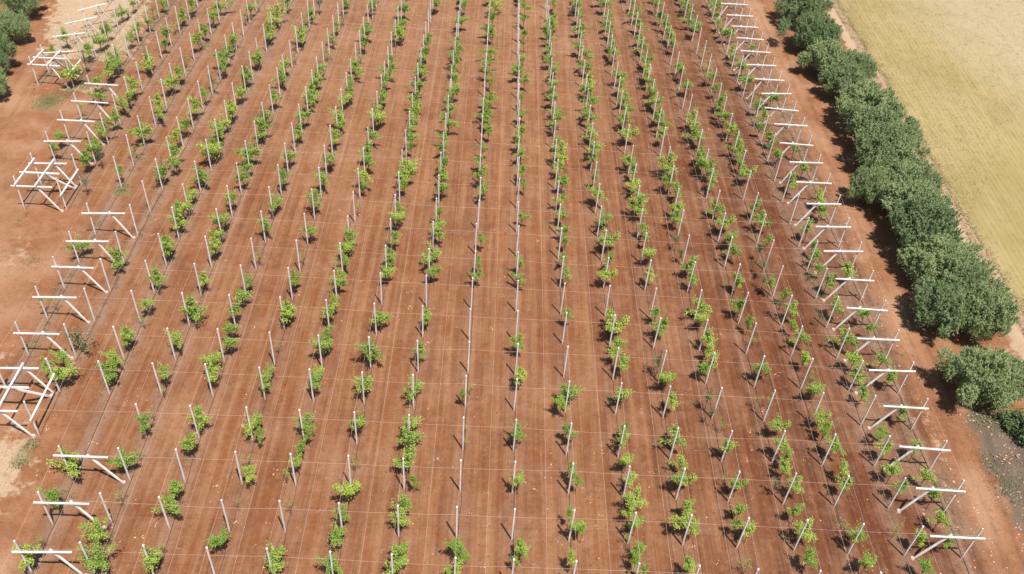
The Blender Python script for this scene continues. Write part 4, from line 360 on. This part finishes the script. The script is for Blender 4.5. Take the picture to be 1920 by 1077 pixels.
for n_, (j, i) in enumerate(((3, -2), (10, -4), (16, -6))):
    a = Vector((*PXY.get((i, j), (PXY[(i+1, j)][0]-4.9, PXY[(i+1, j)][1])), 0)) if (i, j) in PXY or (i+1, j) in PXY else None
    if a is None: continue
    c = Vector((*PXY.get((i, j+1), (a.x, a.y+5)), 0)); root = empty('corner_bracing', a)
    g = c-a; d = Vector((1, .02, 0)); mid = g*.5; z = Vector((0, 0, BH))
    if (i, j) not in PXY:                       # its own frame is not listed: the pieces at the frame edge
        pb = MB(); pb.bar((0, 0, -.3), (0, 0, PH), .15, .14); part('post', pb, root)
        pb = MB(); pb.bar(d*-.6+z+Vector((0, -.16, 0)), d*4.1+z+Vector((0, -.16, 0)), .17); part('beam', pb, root)
        pb = MB(); pb.bar(d*4.25+Vector((0, -.16, -.1)), d*2.45+z+Vector((0, 0, .14)), .2, .18); part('strut', pb, root)
    pb = MB(); pb.bar(mid+d*-.6+z+Vector((0, 0, .18)), mid+d*4.1+z+Vector((0, 0, .18)), .17); part('beam', pb, root)
    pb = MB(); pb.bar(g*.93+d*4.3+Vector((0, 0, -.1)), mid+d*2.2+z+Vector((0, .1, .02)), .22, .2); part('strut', pb, root)
    for k, zz in ((.05, .36), (2.45, .38), (5.0, -1.0)):
        pb = MB(); pb.bar(d*k+z+Vector((0, -.35, zz)), g+d*k+z+Vector((0, .3, zz)), .17, .16); part('tie_beam', pb, root)
    pb = MB(); pb.tube([g*.93+d*4.35+Vector((0, 0, -.1)), g*.93+d*4.35+Vector((0, 0, .16))], [.34, .22], 9); part('footing', pb, root, 'foot')
    tag(root, ('white beams boxing in the left edge near the bottom of the photo', 'white beams boxing in the middle corner of the left edge', 'white beams boxing in the far corner beside the left trees')[n_], 'corner bracing', 'corner bracing of the left edge')

# ------------------------------------------------------------------ wires and hoses
wr = .008
for n_, j in enumerate(JS):
    q = sorted([(PXY[k][0], PXY[k][1]) for k in PXY if k[1] == j])
    if len(q) < 4: continue
    b = MB(); pts = []
    for (x, y), (x2, y2) in zip(q[:-1], q[1:]): pts += [(x, y, BH+.1), ((x+x2)/2, (y+y2)/2, BH+.05)]
    pts.append((*q[-1], BH+.1)); b.tube(pts, wr, 4)
    tag(link('cross_wire', b.mesh('cross_wire'), M['wire']), 'thin pale wire crossing the rows, %s from the bottom of the photo' % ORD[n_+1], 'wire', 'wires strung across the rows')
for i in range(-2, 16):
    ys = [t[0] for t in ROWPOSTS[i]]; y0 = ys[0]-6; y1 = 176; b = MB(); pts = []
    for y in np.arange(y0, y1, 4.85): pts.append(((float(row_x(i, y))+float(row_x(i+1, y)))/2+.1, y, PH-.05+random.uniform(-.05, .05)))
    b.tube(pts, wr, 4)
    tag(link('alley_wire', b.mesh('alley_wire'), M['wire']), 'thin wire running overhead along the alley left of the %s' % rowname(i+1), 'wire', 'wires strung along the alleys')
for i in range(-6, 17):
    q = ROWPOSTS[i]; y0 = q[0][0]-6 if i >= 0 else q[0][0]; b = MB(); pts = []
    for y in np.arange(y0, 178, 1.6):
        x = float(row_x(i, y))+random.uniform(-.06, .06)+.12; pts.append((x, y, gz(x, y)+.03))
    b.tube(pts, .022, 5)
    tag(link('drip_hose', b.mesh('drip_hose'), M['hose']), 'black drip hose lying on the soil along the %s' % rowname(i), 'hose', 'drip hoses along the rows')
    b = MB(); pts = [(x+.02, y, PH-.03) for (y, j, x) in q]
    if q[0][0] < 60 and i >= 0: pts = [(float(row_x(i, q[0][0]-6)), q[0][0]-6, PH-.03)]+pts
    if len(pts) > 1:
        b.tube(pts, wr, 4); tag(link('row_wire', b.mesh('row_wire'), M['wire']), 'thin wire joining the post tops of the %s' % rowname(i), 'wire', 'wires strung along the rows')

# ------------------------------------------------------------------ young trees
def young_tree(seed, kind):
    """crown of unit half width about (0,0,1.15), trunk from the ground; leaves along spreading limbs"""
    rs = random.Random(seed); wood = MB(); C = []
    nl = {'n': rs.randint(7, 10), 's': 4, 'd': 6}[kind]; zt = rs.uniform(.35, .5)
    wood.tube([(0, 0, -.1), (rs.uniform(-.03, .03), rs.uniform(-.03, .03), zt*.6), (0, 0, zt), (rs.uniform(-.1, .1), rs.uniform(-.1, .1), 1.3)], [.05, .042, .035, .012], 6)
    a0 = rs.uniform(0, 6.28); w = MB()
    for k in range(nl):
        a = a0+k*2.4+rs.uniform(-.4, .4); el = rs.choice([.15, .45, .8, 1.15, 1.4])+rs.uniform(-.2, .2); ln = rs.uniform(.75, 1.35)*(1 if kind == 'n' else .95)
        if kind == 'n' and rs.random() < .32: ln *= 1.35
        p0 = Vector((0, 0, zt+rs.uniform(.0, .35))); dr = Vector((math.cos(a)*math.cos(el), math.sin(a)*math.cos(el), math.sin(el)))
        pts = [p0]; nseg = 4
        for q in range(nseg): dr = (dr+Vector((rs.uniform(-.2, .2), rs.uniform(-.2, .2), .10-.10*q))).normalized(); pts.append(pts[-1]+dr*ln/nseg)
        w.tube(pts, [.022, .017, .012, .009, .005], 4)
        nleaf = {'n': rs.randint(84, 116), 's': 34, 'd': 40}[kind]
        for _ in range(nleaf):
            t = rs.betavariate(2.2, 1.4)*nseg; q = min(int(t), nseg-1); c = pts[q].lerp(pts[q+1], t-q)
            sp = .20*(1-.35*t/nseg); C.append(c+Vector((rs.gauss(0, sp), rs.gauss(0, sp), rs.gauss(0, sp*.8)-.03)))
        if kind == 'n' and rs.random() < .7:
            c0 = pts[rs.choice([2, 3, 4])]
            for _ in range(36): C.append(c0+Vector((rs.gauss(0, .13), rs.gauss(0, .13), rs.gauss(0, .1))))
    lv = leaves_mesh('crown', C, .092 if kind == 'n' else .085, M['leaf' if kind != 'd' else 'dull'], .8, 1.7, seed)
    wood.V += w.V; wood.F += [tuple(a+len(wood.V)-len(w.V) for a in f) for f in w.F]
    return lv, wood.mesh('trunk', M['bark'])
PROTO = {'n': [young_tree(s, 'n') for s in range(1, 15)], 's': [young_tree(s, 's') for s in range(21, 26)], 'd': [young_tree(s, 'd') for s in range(31, 35)]}
def fill():
    rs = random.Random(11); out = []
    for i in range(-5, 16):
        q = ROWPOSTS[i]; y = max(96, q[0][0])
        while y < 168:
            x = float(row_x(i, y))+rs.gauss(0, .15); y += 2.45
            if any(abs(t[0]-x) < 1.7 and abs(t[1]-y) < 1.75 for t in TREES): continue
            if rs.random() > (.62 if i > 5 else .3): continue
            out.append((round(x, 2), round(y+rs.uniform(-.5, .5), 2), rs.uniform(.5, .78), 1, 'n', 60))
    return out
TREES = TREES+fill()
trs = sorted(TREES, key=lambda t: -t[5])
usedlab = {}
def nearest_row(x, y): return min(range(-6, 17), key=lambda i: abs(float(row_x(i, y))-x))
def tree_label(x, y, r, st, kind):
    i = nearest_row(x, y); pk = min(ROWPOSTS[i], key=lambda t: abs(t[0]-y)); dy = y-pk[0]
    rel = 'beside' if abs(dy) < .75 else 'beyond' if dy > 0 else 'before'
    size = {'s': 'sparse sapling', 'd': 'dull green tree'}.get(kind) or ('broad green tree' if r*st > 1.05 else 'leafy green tree' if r > .78 else 'small green tree')
    return '%s just %s the %s post of the %s' % (size, rel, ORD[postnum(i, pk[1])], rowname(i))
labs = []
for t in trs[:300]: labs.append(tree_label(*t[:5]))
from collections import Counter
cnt = Counter(labs)
dup = {}
for k, l in enumerate(labs):
    if cnt[l] > 1: dup.setdefault(l, []).append(k)
for l, ks in dup.items():
    ks.sort(key=lambda k: trs[k][1])
    if len(ks) == 2: labs[ks[0]] = 'nearer '+l; labs[ks[1]] = 'farther '+l
    else:
        for a, k in enumerate(ks): labs[k] = ('nearest ', 'middle ', 'farthest ', 'very last ')[min(a, 3)]+l
for k, (x, y, r, st, kind, _) in enumerate(trs):
    lv, wd = PROTO[kind][(k*5+3) % len(PROTO[kind])]
    s = r*(1.14 if kind == 'n' else 1.25)*(1.08 if y > 95 else 1); hz = max(s, .8) if kind == 'n' else s*1.15
    fy = min(1, max(0, (y-70)/60)); sc = (s*st**.5*(1-.16*fy), s/st**.3*(1+.35*fy), hz*(1.12-.1*fy)); rz = ((k*2.399) % 1-.5)*.6+(math.pi if k % 2 else 0)
    if k < 300:
        root = empty('young_tree', (x, y, 0), rz); root.scale = sc
        a = link('crown', lv, None, root); b = link('trunk', wd, None, root)
        zc = 2.2 if kind != 's' else 1.6; dz = zc-1.0*sc[2]                     # the crown sits at its measured height on a longer trunk
        dz = max(0, min(dz, 1.2)); a.location.z = dz/sc[2]; b.scale.z = (sc[2]*.45+dz)/(sc[2]*.45)*1.0 if dz > 0 else 1
        b.scale.z = min(b.scale.z, 2.2); tag(root, labs[k], 'tree', 'young fruit trees in the orchard rows')
# all the smaller ones as one mass
def merged(items, name, mat):
    VV = []; 
    for me, T in items:
        co = np.empty(len(me.vertices)*3); me.vertices.foreach_get('co', co); co = co.reshape(-1, 3)
        VV.append(co@np.array(T.to_3x3()).T+np.array(T.translation))
    FV = []; off = 0
    out = bpy.data.meshes.new(name); allv = np.concatenate(VV)
    loops = []; tot = []
    for (me, T), v in zip(items, VV):
        lp = np.empty(len(me.loops), np.int32); me.loops.foreach_get('vertex_index', lp); lt = np.empty(len(me.polygons), np.int32); me.polygons.foreach_get('loop_total', lt)
        loops.append(lp+off); tot.append(lt); off += len(v)
    loops = np.concatenate(loops); tot = np.concatenate(tot)
    out.vertices.add(len(allv)); out.vertices.foreach_set('co', allv.ravel()); out.loops.add(len(loops)); out.loops.foreach_set('vertex_index', loops)
    out.polygons.add(len(tot)); out.polygons.foreach_set('loop_start', np.concatenate([[0], np.cumsum(tot)[:-1]])); out.polygons.foreach_set('loop_total', tot)
    out.update(calc_edges=True); out.materials.append(mat); return out
far = {'leaf': [], 'dull': [], 'bark': []}
for k, (x, y, r, st, kind, _) in list(enumerate(trs))[300:]:
    lv, wd = PROTO[kind][(k*5+3) % len(PROTO[kind])]
    s = r*(1.14 if kind == 'n' else 1.25)*(1.08 if y > 95 else 1); hz = max(s, .8) if kind == 'n' else s*1.15
    fy = min(1, max(0, (y-70)/60)); sc = (s*st**.5*(1-.16*fy), s/st**.3*(1+.35*fy), hz*(1.12-.1*fy)); zc = 2.2 if kind != 's' else 1.6; dz = max(0, min(zc-sc[2], 1.2))
    R = Matrix.Rotation((k*2.399) % 6.28, 4, 'Z')@Matrix.Diagonal((*sc, 1))
    far['dull' if kind == 'd' else 'leaf'].append((lv, Matrix.Translation((x, y, dz))@R))
    Rw = Matrix.Rotation((k*2.399) % 6.28, 4, 'Z')@Matrix.Diagonal((sc[0], sc[1], sc[2]*min(2.2, (sc[2]*.45+dz)/(sc[2]*.45)), 1))
    far['bark'].append((wd, Matrix.Translation((x, y, 0))@Rw))
root = empty('smaller_trees', (0, 120, 0)); tag(root, 'the smaller young green trees filling the far parts of the rows', 'trees', kind='stuff')
for key, nm in (('leaf', 'crowns'), ('dull', 'dull_crowns'), ('bark', 'trunks')):
    if far[key]: o = link(nm, merged(far[key], nm, M[key]), None, root); o.matrix_parent_inverse = Matrix.Translation((0, -120, 0))

# ------------------------------------------------------------------ hedge trees
def big_tree(seed):
    rs = random.Random(seed); npr = np.random.RandomState(seed); wood = MB(); C = []
    wood.tube([(0, 0, -.02), (.01, 0, .1), (0, .01, .28)], [.05, .04, .035], 9)
    lumps = []
    for k in range(44):
        a = k*2.39996+rs.uniform(-.4, .4); z = -.2+1.2*((k+.5)/44)**.8; rr = math.sqrt(max(0, 1-z*z))*rs.uniform(.66, 1.22)
        lumps.append((Vector((rr*math.cos(a)*(.84+.16*math.sin(3*a+seed)), rr*math.sin(a)*(.84+.16*math.sin(2*a+seed*2)), .5+z*.42*rs.uniform(.75, 1.25))), rs.uniform(.13, .24)))
    for k in range(8): lumps.append((Vector((rs.uniform(-.4, .4), rs.uniform(-.4, .4), rs.uniform(.3, .55))), .24))
    for q, (c, r) in enumerate(lumps):
        if q % 3 == 0: wood.tube([(0, 0, .22), c*.5+Vector((0, 0, .1)), c], [.022, .014, .005], 5)
        n = int(740*(r/.2)**2)
        d = npr.normal(size=(n, 3)); d /= np.linalg.norm(d, axis=1)[:, None]
        rad = r*npr.uniform(.3, 1.0, n)**.5*(1+.45*np.sin(d[:, 0]*7+q)*np.sin(d[:, 1]*6+q*2)*np.sin(d[:, 2]*7))
        pts = np.array(c)+d*rad[:, None]*np.array([1, 1, .85]); pts = pts[pts[:, 2] > .06]; C.append(pts)
        for _ in range(12):
            pd = Vector((rs.gauss(0, 1), rs.gauss(0, 1), abs(rs.gauss(0, 1))+.2)).normalized(); b0 = c+pd*r*.75; ln = rs.uniform(.35, .8)*r+.03; pd = (pd+Vector((c.x*.5, c.y*.5, .5))).normalized()
            tt = npr.uniform(0, 1, 90); C.append(np.array(b0)+np.array(pd)*(tt*ln)[:, None]+npr.normal(size=(90, 3))*(.028*(1.15-tt))[:, None])
        m_ = n//10; tip = np.array(c)+d[:m_]*r*npr.uniform(1.0, 1.5, m_)[:, None]; C.append(tip[tip[:, 2] > .08])
    C = np.concatenate(C)
    return leaves_mesh('crown', C, .019, M['hedge'], .8, 2.0, seed), wood.mesh('trunk', M['bark'])
BT = [big_tree(s) for s in range(51, 57)]
hb = sorted(HEDGE[:21], key=lambda t: t[1]); hl = sorted(HEDGE[21:], key=lambda t: t[1])
for n_, (x, y, r) in enumerate(hb+hl):
    lv, wd = BT[n_ % 6]; root = empty('hedge_tree', (x-.5, y, gz(x, y)-.05), n_*1.7); r = r*.91
    root.scale = (r*(.94, 1.03, 1.0, .97)[n_ % 4], r, 5.6*(.55+.45*min(1, r/4.5))*(1, .86, 1.1, .93, 1.04)[n_ % 5])
    link('crown', lv, None, root); link('trunk', wd, None, root)
    if n_ < len(hb):
        lab = {0: 'rounded grey-green tree standing nearest in the hedge on the right', 1: 'grey-green tree cut by the right photo edge, second nearest in the hedge'}.get(n_, 'dense green tree, %s nearest in the long hedge on the right' % ORD[n_+1])
        tag(root, lab, 'tree', 'trees of the right-hand windbreak hedge')
    else: tag(root, 'dark green tree, %s nearest at the left photo edge by the track' % ORD[n_-len(hb)+1], 'tree', 'trees at the top left corner')
# low bright bushes at the foot of the hedge, lower right
def bush(x, y, r, h, lab, seed):
    rs = np.random.RandomState(seed); n = int(900*r*r)
    C = []
    for k in range(int(9*r)+4):
        c = np.array([rs.uniform(-.7, .7)*r, rs.uniform(-.7, .7)*r, rs.uniform(.2, .8)*h]); C.append(c+rs.normal(size=(n//8, 3))*np.array([.25*r, .25*r, .2*h]))
    C = np.concatenate(C); C = C[C[:, 2] > .02]
    root = empty('shrub', (x, y, gz(x, y))); link('foliage', leaves_mesh('foliage', C, .17, M['weed'], .4, 1.6, seed), None, root)
    w = MB()
    for a in range(5): w.tube([(0, 0, -.05), (math.cos(a*1.3)*r*.3, math.sin(a*1.3)*r*.3, h*.35), (math.cos(a*1.3)*r*.55, math.sin(a*1.3)*r*.55, h*.75)], [.04, .03, .01], 5)
    link('stems', w.mesh('stems', M['bark']), None, root); tag(root, lab, 'shrub', 'shrubs at the lower right')
bush(54.6, 60.6, 1.3, 1.2, 'bright green low bush at the foot of the nearest hedge tree', 3)
bush(56.3, 58.7, 1.9, 2.0, 'dark bush against the right photo edge beside the grey mud', 4)
bush(55.3, 50.8, .8, .6, 'small green bush at the right photo edge below the mud', 5)
bush(53.2, 49.0, .7, .5, 'low tuft of green shoots nearest the lower right corner', 6)

# ------------------------------------------------------------------ weeds, clods, prunings
C = []
def tuft(x, y, r, n, h=.2):
    for _ in range(n):
        a, b = random.gauss(0, r), random.gauss(0, r); C.append((x+a, y+b, gz(x+a, y+b)+random.uniform(.02, h)))
for x, y, r, n in ((-63.3, 112.6, 1.0, 700), (-61.6, 115.1, .9, 450), (-60.2, 117.6, .8, 250), (-46.3, 92.9, .55, 260), (-51.7, 78.3, .6, 120), (-41.3, 52.6, .4, 160), (-41.4, 50.4, .4, 110), (-66, 131, 3, 700), (-62, 136, 4, 900), (-57, 140, 3, 900), (-58, 132, 2, 700), (-56, 146, 2.5, 700), (-60, 126, 1.5, 400), (39.6, 80, .35, 300), (38.9, 83, .3, 220), (53.5, 62.5, 1.3, 500), (55.5, 55, 1.0, 300), (50.6, 56, .8, 160), (52.2, 60.5, 1.0, 260), (51, 53, .8, 260), (51.5, 52, 1.2, 260), (52.8, 54.5, 1.5, 320), (54, 52, 1.2, 300), (49, 62.5, 1, 90)): tuft(x, y, r, n)
for _ in range(1500):
    i = random.choice([-6, -5, -4, -4, -3, -2, -2, -1, 0, 0, 1, 2, 15, 15, 16, 16, 16, 14, 13, 5, 8, 10, 11]); q = ROWPOSTS[i]; y = random.uniform(q[0][0]-4, 165); x = float(row_x(i, y))+random.gauss(0, .35)
    if fnoise(x, y, .3, 4) > -.05: tuft(x, y, .22, random.randint(4, 22), .16)
for _ in range(500):
    y = random.uniform(44, 160); x = float(row_x(16, y))+random.uniform(-1, 2.5); tuft(x, y, .2, random.randint(2, 9), .1)
tag(link('weeds', leaves_mesh('weeds', C, .075, M['weed'], .6, 2.0, 8), None), 'low green weeds growing along the rows and track edges', 'weeds', kind='stuff')
# clods
def stones(name, spots, mat, lab, cat):
    base = [(1, 0, 0), (-1, 0, 0), (0, 1, 0), (0, -1, 0), (0, 0, 1), (0, 0, -.6)]; fc = [(0, 2, 4), (2, 1, 4), (1, 3, 4), (3, 0, 4), (2, 0, 5), (1, 2, 5), (3, 1, 5), (0, 3, 5)]
    Vv = []; Ff = []
    for x, y, s in spots:
        k0 = len(Vv); a = random.uniform(0, 3); z = gz(x, y); sx, sy = s*random.uniform(.6, 1.5), s*random.uniform(.6, 1.3)
        for v in base:
            vx, vy = v[0]*sx*random.uniform(.7, 1.2), v[1]*sy*random.uniform(.7, 1.2)
            Vv.append((x+vx*math.cos(a)-vy*math.sin(a), y+vx*math.sin(a)+vy*math.cos(a), z+v[2]*s*.6*random.uniform(.6, 1.1)))
        Ff += [tuple(q+k0 for q in f) for f in fc]
    tag(link(name, mesh(name, Vv, Ff), mat), lab, cat, kind='stuff')
sp = []
for _ in range(3000):
    y = 40+130*random.random()**1.4; x = random.uniform(-.58*y-14, .30*y+34)
    if x > 62: continue
    if fnoise(x, y, .16, 6)+random.uniform(-.25, .25) < .05: continue
    sp.append((x, y, random.choice([.02, .03, .03, .04, .05, .08])))
for _ in range(260):     # little heaps
    y = 42+110*random.random()**1.5; x = random.uniform(-.5*y-14, .2*y+34)
    for _ in range(random.randint(3, 9)): sp.append((x+random.gauss(0, .22), y+random.gauss(0, .22), random.uniform(.03, .09)))
for _ in range(500):
    y = random.uniform(44, 160); x = float(row_x(16, y))+random.uniform(.5, 4); sp.append((x, y, random.uniform(.04, .12)))
for _ in range(900):
    x = random.uniform(49.8, 58); y = random.uniform(46, 63); sp.append((x, y, random.uniform(.03, .12)))
stones('clods', sp, M['clod'], 'pale clods and stones scattered over the red soil', 'clods')
sp = []
for _ in range(9000):
    y = random.uniform(42, 165); i = random.randint(-5, 15); q = ROWPOSTS[i]
    if y < q[0][0]-6: continue
    sp.append((float(row_x(i, y))+random.uniform(.4, 4.5), y, random.choice([.03, .04, .05, .06, .08, .11])))
stones('soil_lumps', sp, M['soil'], 'red lumps of tilled earth between the rows', 'earth lumps')
b = MB()
for _ in range(330):
    y = 42+100*random.random()**1.5; x = random.uniform(-.5*y-14, .2*y+34); a = random.uniform(0, 6.28); z = gz(x, y)+.03
    l = random.uniform(.15, .5); b.tube([(x, y, z), (x+math.cos(a)*l, y+math.sin(a)*l, z+.04), (x+math.cos(a+.7)*l*1.6, y+math.sin(a+.7)*l*1.6, z)], .018, 4)
tag(link('prunings', b.mesh('prunings'), M['straw']), 'dead pale twigs left lying on the red soil', 'twigs', kind='stuff')
# dry grass tufts on the field and its bank
C = []
for _ in range(60000):
    x = 62.9+42*random.random()**1.5; y = random.uniform(66, 175)
    if x > y*.62+4: continue
    if fnoise(x, y*.25, .8, 3)+random.uniform(-.5, .5) > -.1: C.append((x, y, gz(x, y)+random.uniform(.0, .05)))
for _ in range(9000):
    y = random.uniform(60, 175); x = 63.1+random.gauss(0, .55)+1.0*fnoise(63, y, .5, 9); C.append((x, y, gz(x, y)+random.uniform(0, .16)))
mtd = leaf_material('dry_grass_blades', (.23, .18, .07), (.32, .25, .105), (.38, .30, .15), .3)
tag(link('dry_grass', leaves_mesh('dry_grass', C, .085, mtd, 1.2, 2.2, 12), None), 'dry yellow grass standing on the field right of the hedge', 'grass', kind='stuff')
S.render.film_transparent = False
